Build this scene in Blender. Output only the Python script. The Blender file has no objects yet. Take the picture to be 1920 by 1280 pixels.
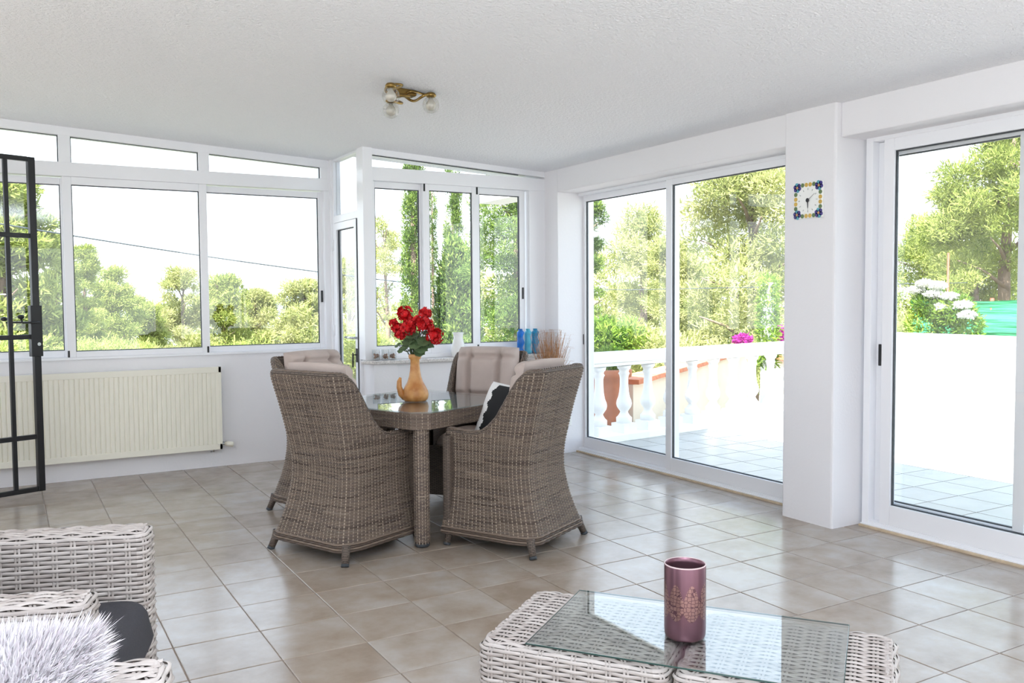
import bpy, math, random
import numpy as np
from mathutils import Vector, Matrix, Euler

random.seed(7)
SC = bpy.context.scene
COL = SC.collection
PI = math.pi

# ------------------------------------------------------------------ camera
def set_camera():
    yaw, pitch, roll = math.radians(30.1516), math.radians(2.8294), math.radians(-0.4048)
    f = Vector((math.sin(yaw)*math.cos(pitch), math.cos(yaw)*math.cos(pitch), -math.sin(pitch)))
    r = Vector((math.cos(yaw), -math.sin(yaw), 0)); u = r.cross(f)
    r2 = math.cos(roll)*r + math.sin(roll)*u
    u2 = -math.sin(roll)*r + math.cos(roll)*u
    cam = bpy.data.cameras.new('camera'); cam.sensor_width = 36; cam.lens = 30.7075
    cam.clip_start = .05; cam.clip_end = 2000
    o = bpy.data.objects.new('camera', cam); COL.objects.link(o)
    m = Matrix((r2, u2, -f)).transposed().to_4x4()
    m.translation = Vector((-0.85897, -5.19639, 1.34139))
    o.matrix_world = m
    SC.camera = o
set_camera()

# ------------------------------------------------------------------ world, sun, exposure
def set_world():
    w = bpy.data.worlds.new('sky'); SC.world = w; w.use_nodes = True
    nt = w.node_tree; nt.nodes.clear()
    out = nt.nodes.new('ShaderNodeOutputWorld'); bg = nt.nodes.new('ShaderNodeBackground')
    tc = nt.nodes.new('ShaderNodeTexCoord'); sep = nt.nodes.new('ShaderNodeSeparateXYZ')
    rmp = nt.nodes.new('ShaderNodeValToRGB')
    rmp.color_ramp.elements[0].position = 0.0; rmp.color_ramp.elements[0].color = (.90, .96, 1, 1)
    rmp.color_ramp.elements[1].position = 0.8; rmp.color_ramp.elements[1].color = (.46, .68, 1.0, 1)
    nt.links.new(tc.outputs['Generated'], sep.inputs[0]); nt.links.new(sep.outputs['Z'], rmp.inputs[0])
    nt.links.new(rmp.outputs[0], bg.inputs['Color']); bg.inputs['Strength'].default_value = 1.75
    nt.links.new(bg.outputs[0], out.inputs['Surface'])
set_world()
sun = bpy.data.lights.new('sun', 'SUN'); sun.energy = 11.0; sun.angle = .009; sun.color = (1, .97, .945)
so = bpy.data.objects.new('sun', sun); COL.objects.link(so); so.location = (-12, -8, 25)
so.rotation_euler = Vector((.47, .33, -.82)).to_track_quat('-Z', 'Y').to_euler()
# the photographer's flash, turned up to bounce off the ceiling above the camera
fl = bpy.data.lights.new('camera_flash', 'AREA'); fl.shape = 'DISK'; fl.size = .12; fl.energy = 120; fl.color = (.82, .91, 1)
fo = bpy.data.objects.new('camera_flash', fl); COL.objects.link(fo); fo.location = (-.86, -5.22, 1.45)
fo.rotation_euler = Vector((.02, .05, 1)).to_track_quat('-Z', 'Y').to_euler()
SC.view_settings.view_transform = 'Standard'; SC.view_settings.look = 'None'
SC.view_settings.exposure = 0.92; SC.view_settings.gamma = 1; SC.view_settings.use_curve_mapping = False
SC.cycles.max_bounces = 10; SC.cycles.diffuse_bounces = 6; SC.cycles.transparent_max_bounces = 24
SC.cycles.glossy_bounces = 5; SC.cycles.transmission_bounces = 8
SC.cycles.caustics_reflective = False; SC.cycles.caustics_refractive = False
SC.cycles.use_denoising = True
SC.cycles.sample_clamp_indirect = 6

# ------------------------------------------------------------------ materials
def lin(c):
    return tuple((v/255/12.92 if v/255 <= .04045 else ((v/255+.055)/1.055)**2.4) for v in c) + (1,)
MATS = {}
def newmat(name):
    m = bpy.data.materials.new(name); m.use_nodes = True
    MATS[name] = m
    return m, m.node_tree, m.node_tree.nodes['Principled BSDF']
def N(nt, kind, **kw):
    n = nt.nodes.new(kind)
    for k, v in kw.items():
        if hasattr(n, k): setattr(n, k, v)
        else: n.inputs[k].default_value = v
    return n
def bump(nt, b, height, strength, dist):
    bp = N(nt, 'ShaderNodeBump'); bp.inputs['Strength'].default_value = strength; bp.inputs['Distance'].default_value = dist
    nt.links.new(height, bp.inputs['Height']); nt.links.new(bp.outputs[0], b.inputs['Normal'])
def plain(name, rgb, rough=.5, metal=0, bumpscale=0, bstr=.3, bdist=.002, spec=.5, var=0, varscale=5):
    m, nt, b = newmat(name)
    b.inputs['Base Color'].default_value = lin(rgb); b.inputs['Roughness'].default_value = rough
    b.inputs['Metallic'].default_value = metal; b.inputs['Specular IOR Level'].default_value = spec
    tc = N(nt, 'ShaderNodeTexCoord')
    if bumpscale:
        n = N(nt, 'ShaderNodeTexNoise'); n.inputs['Scale'].default_value = bumpscale; n.inputs['Detail'].default_value = 4
        nt.links.new(tc.outputs['Object'], n.inputs['Vector']); bump(nt, b, n.outputs[0], bstr, bdist)
    if var:
        n = N(nt, 'ShaderNodeTexNoise'); n.inputs['Scale'].default_value = varscale; n.inputs['Detail'].default_value = 5
        nt.links.new(tc.outputs['Object'], n.inputs['Vector'])
        r = N(nt, 'ShaderNodeValToRGB')
        c = np.array(lin(rgb)[:3])
        r.color_ramp.elements[0].color = (*np.clip(c*(1-var), 0, 1), 1); r.color_ramp.elements[1].color = (*np.clip(c*(1+var), 0, 1), 1)
        r.color_ramp.elements[0].position = .3; r.color_ramp.elements[1].position = .7
        nt.links.new(n.outputs[0], r.inputs[0]); nt.links.new(r.outputs[0], b.inputs['Base Color'])
    return m
def glassmat(name, tint=(1, 1, 1), base=.04, rough=0.0):
    m, nt, b = newmat(name); nt.nodes.remove(b)
    out = nt.nodes['Material Output']
    tr = N(nt, 'ShaderNodeBsdfTransparent'); tr.inputs[0].default_value = (*tint, 1)
    gl = N(nt, 'ShaderNodeBsdfGlossy'); gl.inputs['Roughness'].default_value = rough
    lw = N(nt, 'ShaderNodeLayerWeight'); lw.inputs[0].default_value = .5
    p = N(nt, 'ShaderNodeMath', operation='POWER'); p.inputs[1].default_value = 5
    mu = N(nt, 'ShaderNodeMath', operation='MULTIPLY_ADD'); mu.inputs[1].default_value = .95-base; mu.inputs[2].default_value = base
    mx = N(nt, 'ShaderNodeMixShader')
    nt.links.new(lw.outputs['Facing'], p.inputs[0]); nt.links.new(p.outputs[0], mu.inputs[0])
    nt.links.new(mu.outputs[0], mx.inputs[0]); nt.links.new(tr.outputs[0], mx.inputs[1]); nt.links.new(gl.outputs[0], mx.inputs[2])
    nt.links.new(mx.outputs[0], out.inputs['Surface'])
    return m
def tonemat(name, cols, rough=.6, bumpscale=0, spec=.3):
    """colour picked per strand or leaf from the mesh attribute 'tone'"""
    m, nt, b = newmat(name)
    at = N(nt, 'ShaderNodeAttribute', attribute_name='tone')
    r = N(nt, 'ShaderNodeValToRGB'); e = r.color_ramp.elements
    while len(e) < len(cols): e.new(.5)
    for i, c in enumerate(cols):
        e[i].position = i/(len(cols)-1); e[i].color = lin(c)
    nt.links.new(at.outputs['Fac'], r.inputs[0]); nt.links.new(r.outputs[0], b.inputs['Base Color'])
    b.inputs['Roughness'].default_value = rough; b.inputs['Specular IOR Level'].default_value = spec
    return m
def leafmat(name, cols, trans=.35):
    m, nt, b = newmat(name); nt.nodes.remove(b); out = nt.nodes['Material Output']
    at = N(nt, 'ShaderNodeAttribute', attribute_name='tone')
    r = N(nt, 'ShaderNodeValToRGB'); e = r.color_ramp.elements
    while len(e) < len(cols): e.new(.5)
    for i, c in enumerate(cols):
        e[i].position = i/(len(cols)-1); e[i].color = lin(c)
    d = N(nt, 'ShaderNodeBsdfDiffuse'); t = N(nt, 'ShaderNodeBsdfTranslucent'); mx = N(nt, 'ShaderNodeMixShader'); mx.inputs[0].default_value = trans
    nt.links.new(at.outputs['Fac'], r.inputs[0])
    nt.links.new(r.outputs[0], d.inputs[0]); nt.links.new(r.outputs[0], t.inputs[0])
    nt.links.new(d.outputs[0], mx.inputs[1]); nt.links.new(t.outputs[0], mx.inputs[2]); nt.links.new(mx.outputs[0], out.inputs['Surface'])
    return m
def tilemat(name, a, bcol, c, rough):
    m, nt, b = newmat(name)
    geo = N(nt, 'ShaderNodeNewGeometry'); oi = N(nt, 'ShaderNodeObjectInfo')
    n1 = N(nt, 'ShaderNodeTexNoise'); n1.inputs['Scale'].default_value = 5; n1.inputs['Detail'].default_value = 6; n1.inputs['Roughness'].default_value = .6
    mp = N(nt, 'ShaderNodeVectorMath', operation='ADD')
    cv = N(nt, 'ShaderNodeMath', operation='MULTIPLY'); cv.inputs[1].default_value = 40
    nt.links.new(oi.outputs['Random'], cv.inputs[0]); nt.links.new(geo.outputs['Position'], mp.inputs[0]); nt.links.new(cv.outputs[0], mp.inputs[1])
    nt.links.new(mp.outputs[0], n1.inputs['Vector'])
    r = N(nt, 'ShaderNodeValToRGB'); e = r.color_ramp.elements; e.new(.5)
    for i, (p, k) in enumerate(((.3, a), (.52, bcol), (.72, c))): e[i].position = p; e[i].color = lin(k)
    mixr = N(nt, 'ShaderNodeMath', operation='MULTIPLY_ADD'); mixr.inputs[1].default_value = .16; mixr.inputs[2].default_value = -.08
    ad = N(nt, 'ShaderNodeMath', operation='ADD')
    nt.links.new(oi.outputs['Random'], mixr.inputs[0]); nt.links.new(n1.outputs[0], ad.inputs[0]); nt.links.new(mixr.outputs[0], ad.inputs[1])
    nt.links.new(ad.outputs[0], r.inputs[0]); nt.links.new(r.outputs[0], b.inputs['Base Color'])
    b.inputs['Roughness'].default_value = rough; b.inputs['Specular IOR Level'].default_value = .5
    n2 = N(nt, 'ShaderNodeTexNoise'); n2.inputs['Scale'].default_value = 18; n2.inputs['Detail'].default_value = 3
    nt.links.new(geo.outputs['Position'], n2.inputs['Vector']); bump(nt, b, n2.outputs[0], .12, .002)
    return m
def wovenmat(name, c0, c1, sx=.03, sz=.008):
    """flat woven band where strands are too small to build"""
    m, nt, b = newmat(name)
    tc = N(nt, 'ShaderNodeTexCoord'); br = N(nt, 'ShaderNodeTexBrick')
    br.inputs['Scale'].default_value = 1; br.inputs['Brick Width'].default_value = sx; br.inputs['Row Height'].default_value = sz
    br.inputs['Mortar Size'].default_value = .0016; br.inputs['Color1'].default_value = lin(c0); br.inputs['Color2'].default_value = lin(c1)
    br.inputs['Mortar'].default_value = lin(tuple(v*.45 for v in c0))
    mp = N(nt, 'ShaderNodeMapping'); mp.inputs['Rotation'].default_value = (PI/2, 0, 0)
    cx = N(nt, 'ShaderNodeSeparateXYZ'); cb = N(nt, 'ShaderNodeCombineXYZ'); ad = N(nt, 'ShaderNodeMath', operation='ADD')
    nt.links.new(tc.outputs['Object'], cx.inputs[0]); nt.links.new(cx.outputs['X'], ad.inputs[0]); nt.links.new(cx.outputs['Y'], ad.inputs[1])
    nt.links.new(ad.outputs[0], cb.inputs['X']); nt.links.new(cx.outputs['Z'], cb.inputs['Y'])
    nt.links.new(cb.outputs[0], br.inputs['Vector']); nt.links.new(br.outputs['Color'], b.inputs['Base Color'])
    b.inputs['Roughness'].default_value = .65
    bump(nt, b, br.outputs['Fac'], -.6, .003)
    return m

def make_materials():
    plain('wall_paint', (234, 232, 234), .75, bumpscale=60, bstr=.25, bdist=.004)
    m, nt, b = newmat('ceiling_stucco'); b.inputs['Base Color'].default_value = lin((247, 247, 250)); b.inputs['Roughness'].default_value = .85
    tc = N(nt, 'ShaderNodeTexCoord'); n = N(nt, 'ShaderNodeTexNoise'); n.inputs['Scale'].default_value = 55; n.inputs['Detail'].default_value = 3; n.inputs['Roughness'].default_value = .65
    nt.links.new(tc.outputs['Object'], n.inputs['Vector']); bump(nt, b, n.outputs[0], .9, .018)
    plain('outer_plaster', (240, 238, 234), .8, bumpscale=30)
    plain('aluminium', (240, 240, 243), .28, spec=.5)
    plain('gasket', (58, 62, 66), .6)
    plain('black_plastic', (28, 28, 30), .4)
    plain('chrome', (205, 208, 212), .2, 1)
    glassmat('window_glass', (.985, .992, .99), .045)
    glassmat('table_glass', (.93, .955, .948), .12)
    glassmat('clear_glass', (.96, .965, .96), .06)
    plain('grout', (150, 134, 122), .9, bumpscale=80)
    plain('grout_outside', (112, 108, 104), .9)
    tilemat('tile', (148, 132, 116), (163, 150, 137), (174, 165, 156), .2)
    tilemat('terrace_tile', (164, 158, 148), (172, 167, 158), (178, 174, 167), .4)
    plain('radiator_enamel', (233, 229, 214), .4)
    plain('black_iron', (24, 24, 26), .42)
    plain('white_plastic', (236, 236, 232), .35)
    plain('opal', (206, 202, 192), .25)
    plain('granite', (205, 200, 196), .25, var=.28, varscale=120)
    plain('door_stain', (196, 176, 150), .8, var=.2, varscale=15)
    tonemat('chair_strand', [(72, 60, 53), (104, 90, 80), (126, 110, 97), (98, 86, 80), (168, 152, 134)], .5)
    plain('chair_back', (70, 58, 50), .8)
    wovenmat('chair_band', (118, 103, 91), (98, 85, 76))
    tonemat('pale_strand', [(150, 140, 134), (177, 168, 163), (195, 187, 182), (165, 156, 150)], .45)
    plain('pale_back', (92, 84, 79), .8)
    wovenmat('pale_band', (160, 152, 146), (142, 134, 128))
    plain('taupe_fabric', (186, 171, 163), .9, bumpscale=160, bstr=.2, bdist=.001, var=.08, varscale=6)
    plain('charcoal_fabric', (56, 55, 60), .95, bumpscale=240, bstr=.4, bdist=.001, var=.12, varscale=200)
    plain('white_fabric', (236, 234, 232), .9, bumpscale=160, bstr=.2, bdist=.001)
    plain('black_fabric', (22, 22, 24), .9, bumpscale=160, bstr=.2, bdist=.001)
    tonemat('fur', [(220, 216, 219), (236, 234, 236), (226, 216, 222)], .8)
    m, nt, b = newmat('terracotta')
    tc = N(nt, 'ShaderNodeTexCoord'); n = N(nt, 'ShaderNodeTexNoise'); n.inputs['Scale'].default_value = 14; n.inputs['Detail'].default_value = 5
    r = N(nt, 'ShaderNodeValToRGB'); r.color_ramp.elements[0].color = lin((176, 112, 52)); r.color_ramp.elements[1].color = lin((212, 160, 100))
    r.color_ramp.elements[0].position = .35; r.color_ramp.elements[1].position = .65
    nt.links.new(tc.outputs['Object'], n.inputs['Vector']); nt.links.new(n.outputs[0], r.inputs[0]); nt.links.new(r.outputs[0], b.inputs['Base Color'])
    b.inputs['Roughness'].default_value = .45
    plain('petal', (196, 6, 18), .6, var=.25, varscale=40)
    plain('geranium_leaf', (86, 106, 70), .6, var=.2, varscale=30)
    plain('stem_green', (70, 84, 54), .7)
    plain('table_grey', (150, 149, 150), .5)
    plain('porcelain', (238, 237, 235), .2)
    for nm, c in (('blue_glass_dark', (0, 116, 214)), ('blue_glass_pale', (90, 200, 230)), ('blue_glass_teal', (0, 150, 200))):
        m, nt, b = newmat(nm); b.inputs['Base Color'].default_value = lin(c); b.inputs['Roughness'].default_value = .3
        b.inputs['Transmission Weight'].default_value = .35
    plain('dry_grass', (176, 128, 88), .9, var=.25, varscale=30)
    plain('potpourri', (150, 112, 88), .9, var=.4, varscale=60)
    plain('brass', (150, 122, 70), .3, 1)
    m, nt, b = newmat('candle_glass')
    b.inputs['Roughness'].default_value = .30; b.inputs['Metallic'].default_value = .8
    tc = N(nt, 'ShaderNodeTexCoord'); sp = N(nt, 'ShaderNodeSeparateXYZ'); nt.links.new(tc.outputs['Object'], sp.inputs[0])
    at2 = N(nt, 'ShaderNodeMath', operation='ARCTAN2'); nt.links.new(sp.outputs['Y'], at2.inputs[0]); nt.links.new(sp.outputs['X'], at2.inputs[1])
    ax = N(nt, 'ShaderNodeMath', operation='MULTIPLY'); ax.inputs[1].default_value = .0595; nt.links.new(at2.outputs[0], ax.inputs[0])
    cb = N(nt, 'ShaderNodeCombineXYZ'); nt.links.new(ax.outputs[0], cb.inputs[0]); nt.links.new(sp.outputs['Z'], cb.inputs[1])
    vo = N(nt, 'ShaderNodeTexVoronoi', feature='DISTANCE_TO_EDGE'); vo.inputs['Scale'].default_value = 95; vo.inputs['Randomness'].default_value = .55
    nt.links.new(cb.outputs[0], vo.inputs['Vector'])
    ln = N(nt, 'ShaderNodeMath', operation='LESS_THAN'); ln.inputs[1].default_value = .07; nt.links.new(vo.outputs['Distance'], ln.inputs[0])
    # arched lace band: only where z is under an arch outline
    si = N(nt, 'ShaderNodeMath', operation='MULTIPLY'); si.inputs[1].default_value = 4; nt.links.new(at2.outputs[0], si.inputs[0])
    sn = N(nt, 'ShaderNodeMath', operation='SINE'); nt.links.new(si.outputs[0], sn.inputs[0])
    ab = N(nt, 'ShaderNodeMath', operation='ABSOLUTE'); nt.links.new(sn.outputs[0], ab.inputs[0])
    tp = N(nt, 'ShaderNodeMath', operation='MULTIPLY_ADD'); tp.inputs[1].default_value = .045; tp.inputs[2].default_value = .120; nt.links.new(ab.outputs[0], tp.inputs[0])
    lo = N(nt, 'ShaderNodeMath', operation='MULTIPLY_ADD'); lo.inputs[1].default_value = -.022; lo.inputs[2].default_value = .082; nt.links.new(ab.outputs[0], lo.inputs[0])
    l1 = N(nt, 'ShaderNodeMath', operation='LESS_THAN'); nt.links.new(sp.outputs['Z'], l1.inputs[0]); nt.links.new(tp.outputs[0], l1.inputs[1])
    g1 = N(nt, 'ShaderNodeMath', operation='GREATER_THAN'); nt.links.new(sp.outputs['Z'], g1.inputs[0]); nt.links.new(lo.outputs[0], g1.inputs[1])
    m1 = N(nt, 'ShaderNodeMath', operation='MULTIPLY'); nt.links.new(l1.outputs[0], m1.inputs[0]); nt.links.new(g1.outputs[0], m1.inputs[1])
    mxa = N(nt, 'ShaderNodeMixRGB'); mxa.inputs[1].default_value = lin((158, 122, 116)); mxa.inputs[2].default_value = lin((104, 74, 80)); nt.links.new(ln.outputs[0], mxa.inputs[0])
    mxb = N(nt, 'ShaderNodeMixRGB'); mxb.inputs[1].default_value = lin((124, 90, 100)); nt.links.new(m1.outputs[0], mxb.inputs[0]); nt.links.new(mxa.outputs[0], mxb.inputs[2])
    nt.links.new(mxb.outputs[0], b.inputs['Base Color'])
    leafmat('pine_needle', [(95, 112, 55), (147, 159, 83), (182, 189, 109), (128, 140, 82)])
    leafmat('pale_needle', [(125, 134, 83), (167, 173, 107), (192, 192, 131), (155, 155, 110)])
    leafmat('cypress_leaf', [(54, 74, 43), (88, 113, 55), (132, 155, 77), (165, 180, 95)])
    leafmat('bush_leaf', [(76, 109, 41), (123, 152, 61), (159, 177, 85)])
    leafmat('magenta_petal', [(171, 36, 135), (199, 86, 171)])
    leafmat('white_petal', [(216, 216, 202), (226, 226, 220)])
    plain('bark', (132, 112, 96), .9, bumpscale=20, bstr=.6, bdist=.02, var=.2, varscale=8)
    plain('cable', (70, 78, 80), .7)
    plain('ground', (124, 124, 112), .95, var=.25, varscale=.6)
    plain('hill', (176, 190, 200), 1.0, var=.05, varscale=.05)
    m, nt, b = newmat('green_net'); b.inputs['Base Color'].default_value = lin((70, 176, 122)); b.inputs['Roughness'].default_value = .7
    tc = N(nt, 'ShaderNodeTexCoord'); n = N(nt, 'ShaderNodeTexNoise'); n.inputs['Scale'].default_value = 3
    mp = N(nt, 'ShaderNodeMapping'); mp.inputs['Scale'].default_value = (1, .4, 6); nt.links.new(tc.outputs['Object'], mp.inputs[0]); nt.links.new(mp.outputs[0], n.inputs['Vector']); bump(nt, b, n.outputs[0], .8, .05)
    plain('red_paint', (176, 84, 60), .6)
    plain('brick_cap', (206, 128, 92), .8, var=.15, varscale=12)
    plain('pot_clay', (188, 118, 84), .8, var=.15, varscale=9)
    plain('cream_plaster', (240, 226, 204), .9, bumpscale=12, var=.06, varscale=2)
    for nm, c in (('enamel_navy', (58, 44, 128)), ('enamel_teal', (84, 160, 182)), ('enamel_yellow', (206, 168, 72)), ('enamel_green', (92, 116, 70)), ('enamel_orange', (196, 140, 84)), ('clock_grey', (190, 192, 190)), ('clock_hand', (40, 40, 46))):
        plain(nm, c, .3)
    plain('ceramic_white', (240, 240, 236), .25)
make_materials()
M = MATS

# ------------------------------------------------------------------ mesh helpers
class MB:
    def __init__(s): s.v = []; s.f = []; s.mi = []; s.cur = 0; s.smooth = []
    def add(s, vs, fs, smooth=False):
        b = len(s.v); s.v += [tuple(p) for p in vs]
        for f in fs: s.f.append(tuple(b+i for i in f)); s.mi.append(s.cur); s.smooth.append(smooth)
        return s
    def box(s, x0, x1, y0, y1, z0, z1):
        return s.add([(x0, y0, z0), (x1, y0, z0), (x1, y1, z0), (x0, y1, z0), (x0, y0, z1), (x1, y0, z1), (x1, y1, z1), (x0, y1, z1)],
              [(0, 3, 2, 1), (4, 5, 6, 7), (0, 1, 5, 4), (1, 2, 6, 5), (2, 3, 7, 6), (3, 0, 4, 7)])
    def prism(s, pts, axis, a, b):
        """polygon (list of 2-D points) extruded along axis 0/1/2 from a to b"""
        n = len(pts)
        def p3(p, t):
            return (t, p[0], p[1]) if axis == 0 else ((p[0], t, p[1]) if axis == 1 else (p[0], p[1], t))
        vs = [p3(p, a) for p in pts] + [p3(p, b) for p in pts]
        fs = [tuple(range(n))[::-1], tuple(range(n, 2*n))] + [(i, (i+1) % n, n+(i+1) % n, n+i) for i in range(n)]
        return s.add(vs, fs)
    def lathe(s, prof, n=24, c=(0, 0, 0), cap=True):
        vs = []; fs = []
        for r, z in prof:
            for k in range(n): vs.append((c[0]+r*math.cos(2*PI*k/n), c[1]+r*math.sin(2*PI*k/n), c[2]+z))
        for i in range(len(prof)-1):
            for k in range(n): fs.append((i*n+k, i*n+(k+1) % n, (i+1)*n+(k+1) % n, (i+1)*n+k))
        s.add(vs, fs, True)
        if cap:
            b = len(s.v)-len(vs)
            s.f.append(tuple(b+k for k in range(n))[::-1]); s.mi.append(s.cur); s.smooth.append(False)
            e = b+(len(prof)-1)*n
            s.f.append(tuple(e+k for k in range(n))); s.mi.append(s.cur); s.smooth.append(False)
        return s
    def tube(s, path, r, n=8, closed=False, sq=1.0):
        P = [Vector(p) for p in path]; L = len(P); rs = r if isinstance(r, (list, tuple)) else [r]*L
        vs = []; fs = []; up = Vector((0, 0, 1))
        for i, p in enumerate(P):
            a = P[(i-1) % L] if (closed or i > 0) else P[i]; b = P[(i+1) % L] if (closed or i < L-1) else P[i]
            t = (b-a).normalized() if (b-a).length > 1e-9 else Vector((0, 0, 1))
            if abs(t.dot(up)) > .98: up = Vector((1, 0, 0)) if abs(t.x) < .9 else Vector((0, 1, 0))
            x = t.cross(up).normalized(); y = x.cross(t).normalized(); up = y
            for k in range(n):
                a_ = 2*PI*k/n; vs.append(p+rs[i]*(math.cos(a_)*x+math.sin(a_)*y*sq))
        m = L if closed else L-1
        for i in range(m):
            for k in range(n):
                j = (i+1) % L; fs.append((i*n+k, i*n+(k+1) % n, j*n+(k+1) % n, j*n+k))
        s.add(vs, fs, True)
        if not closed:
            b = len(s.v)-len(vs)
            s.f.append(tuple(b+k for k in range(n))[::-1]); s.mi.append(s.cur); s.smooth.append(False)
            e = b+(L-1)*n; s.f.append(tuple(e+k for k in range(n))); s.mi.append(s.cur); s.smooth.append(False)
        return s
    def ball(s, c, r, n=12, m=8, sz=1.0):
        prof = [(max(1e-4, r*math.sin(PI*i/m)), -r*sz*math.cos(PI*i/m)) for i in range(m+1)]
        return s.lathe(prof, n, c, cap=False)
    def mesh(s, name, mats):
        me = bpy.data.meshes.new(name); me.from_pydata(s.v, [], s.f)
        for m in (mats if isinstance(mats, (list, tuple)) else [mats]): me.materials.append(M[m])
        me.polygons.foreach_set('material_index', s.mi); me.polygons.foreach_set('use_smooth', s.smooth); me.update()
        return me
    def obj(s, name, mats, parent=None, loc=None, rotz=0, bevel=0):
        o = bpy.data.objects.new(name, s.mesh(name, mats)); return place(o, parent, loc, rotz, bevel)
def place(o, parent=None, loc=None, rotz=0, bevel=0):
    COL.objects.link(o)
    if parent: o.parent = parent
    if loc: o.location = loc
    o.rotation_euler = (0, 0, rotz)
    if bevel:
        b = o.modifiers.new('bevel', 'BEVEL'); b.width = bevel; b.segments = 2; b.limit_method = 'ANGLE'
    return o
def np_mesh(name, V, Q, mats, tone=None, smooth=False, mi=None):
    V = np.asarray(V, np.float32); Q = np.asarray(Q, np.int32); k = Q.shape[1]
    me = bpy.data.meshes.new(name); me.vertices.add(len(V)); me.vertices.foreach_set('co', V.ravel())
    me.loops.add(Q.size); me.loops.foreach_set('vertex_index', Q.ravel())
    me.polygons.add(len(Q)); me.polygons.foreach_set('loop_start', np.arange(0, Q.size, k, dtype=np.int32))
    me.polygons.foreach_set('loop_total', np.full(len(Q), k, np.int32))
    for m in (mats if isinstance(mats, (list, tuple)) else [mats]): me.materials.append(M[m])
    if mi is not None: me.polygons.foreach_set('material_index', np.asarray(mi, np.int32))
    me.polygons.foreach_set('use_smooth', np.full(len(Q), smooth)); me.update(calc_edges=True); me.validate()
    if tone is not None:
        at = me.attributes.new('tone', 'FLOAT', 'POINT'); at.data.foreach_set('value', np.asarray(tone, np.float32))
    return me
def tag(o, label, cat=None, group=None, kind=None):
    o['label'] = label
    if cat: o['category'] = cat
    if group: o['group'] = group
    if kind: o['kind'] = kind
    return o
def thing(name, label, cat, loc=(0, 0, 0), rotz=0, group=None, kind=None):
    o = bpy.data.objects.new(name, None); o.empty_display_size = .1; COL.objects.link(o)
    o.location = loc; o.rotation_euler = (0, 0, rotz); tag(o, label, cat, group, kind); return o
def struct(o, label): o['kind'] = 'structure'; o['label'] = label; return o
def copy_tree(o, parent=None):
    c = o.copy(); COL.objects.link(c); c.parent = parent
    for ch in list(o.children): copy_tree(ch, c)
    return c
def joinmesh(parts):
    """concatenate (V,Q,tone,mi) tuples"""
    V = []; Q = []; T = []; I = []; b = 0
    for v, q, t, i in parts:
        V.append(v); Q.append(q+b); T.append(t); I.append(np.full(len(q), i)); b += len(v)
    return np.concatenate(V), np.concatenate(Q), np.concatenate(T), np.concatenate(I)

# ------------------------------------------------------------------ weave
RNG = np.random.default_rng(3)
def nrm(P, u, v, eps=1e-3, sign=1):
    a = P(u+eps, v)-P(u-eps, v); b = P(u, v+eps)-P(u, v-eps)
    n = np.cross(a, b); L = np.linalg.norm(n, axis=-1, keepdims=True); L[L < 1e-12] = 1
    return sign*n/L
def weave(P, rows, ns, vrange, amp=.003, h=.0022, dv=.004, wst=.004, pair=0.0, sign=1, seg=4, kst=24, tone_run=9, backing=.006, u01=(0, 1)):
    """real strands: rows = list of (v,u0,u1); ns stakes over u in [0,1]; vrange(u)->(v0,v1) for stakes"""
    parts = []
    for r, (v, u0, u1) in enumerate(rows):
        k = max(4, int((u1-u0)*ns*seg)+1)
        u = np.linspace(u0, u1, k); vv = np.full(k, v)
        n = nrm(P, u, vv, sign=sign)
        o = amp*np.cos(PI*(u*ns-.5+r))[:, None]
        a = P(u, vv-dv)+n*(o-h*.6); b = P(u, vv)+n*(o+h); c = P(u, vv+dv)+n*(o-h*.6)
        V = np.stack([a, b, c], 1).reshape(-1, 3)
        i = np.arange(k-1)*3
        Q = np.concatenate([np.stack([i, i+3, i+4, i+1], 1), np.stack([i+1, i+4, i+5, i+2], 1)])
        if sign < 0: Q = Q[:, ::-1]
        runs = RNG.random(int(ns/tone_run)+3); ph = RNG.random()
        t = (.55*runs[np.clip((u*ns/tone_run+ph).astype(int), 0, len(runs)-1)]+.45*RNG.random())*.88
        parts.append((V, Q, np.repeat(t, 3), 0))
    for s in range(ns):
        for off in ((-pair, pair) if pair else (0,)):
            u = (s+.5)/ns
            if not (u01[0] < u < u01[1]): continue
            v0, v1 = vrange(u)
            if v1-v0 < 1e-3: continue
            v = np.linspace(v0, v1, kst); uu = np.full(kst, u)
            du = P(np.array([u+1e-3]), np.array([(v0+v1)/2]))-P(np.array([u-1e-3]), np.array([(v0+v1)/2]))
            sc = 2e-3/max(1e-6, np.linalg.norm(du))
            n = nrm(P, uu, v, sign=sign); w = wst*sc/2; oo = off*sc
            a = P(uu+oo-w, v)-n*.001; b = P(uu+oo, v)+n*.0012; c = P(uu+oo+w, v)-n*.001
            V = np.stack([a, b, c], 1).reshape(-1, 3); i = np.arange(kst-1)*3
            Q = np.concatenate([np.stack([i, i+1, i+4, i+3], 1), np.stack([i+1, i+2, i+5, i+4], 1)])
            if sign < 0: Q = Q[:, ::-1]
            parts.append((V, Q, np.full(len(V), .82+.18*RNG.random()), 0))
    return parts
def surf(P, us, vs, off, sign, mi, flip=False):
    U, Vv = np.meshgrid(us, vs, indexing='ij'); u = U.ravel(); v = Vv.ravel()
    pts = P(u, v)+off*nrm(P, u, v, sign=sign)
    a, b = len(us), len(vs); i = (np.arange(a-1)[:, None]*b+np.arange(b-1)[None, :]).ravel()
    Q = np.stack([i, i+b, i+b+1, i+1], 1)
    if (sign < 0) ^ flip: Q = Q[:, ::-1]
    return (pts, Q, np.full(len(pts), .5), mi)

# ================================================================== THE ROOM
XW, XD, YA, YB, XJ = 3.24, 3.50, 2.07, 1.286, 1.58
def ceil_z(x): return 2.5987-.0517*x
XMIN, YMIN = -4.3, -8.2

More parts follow.
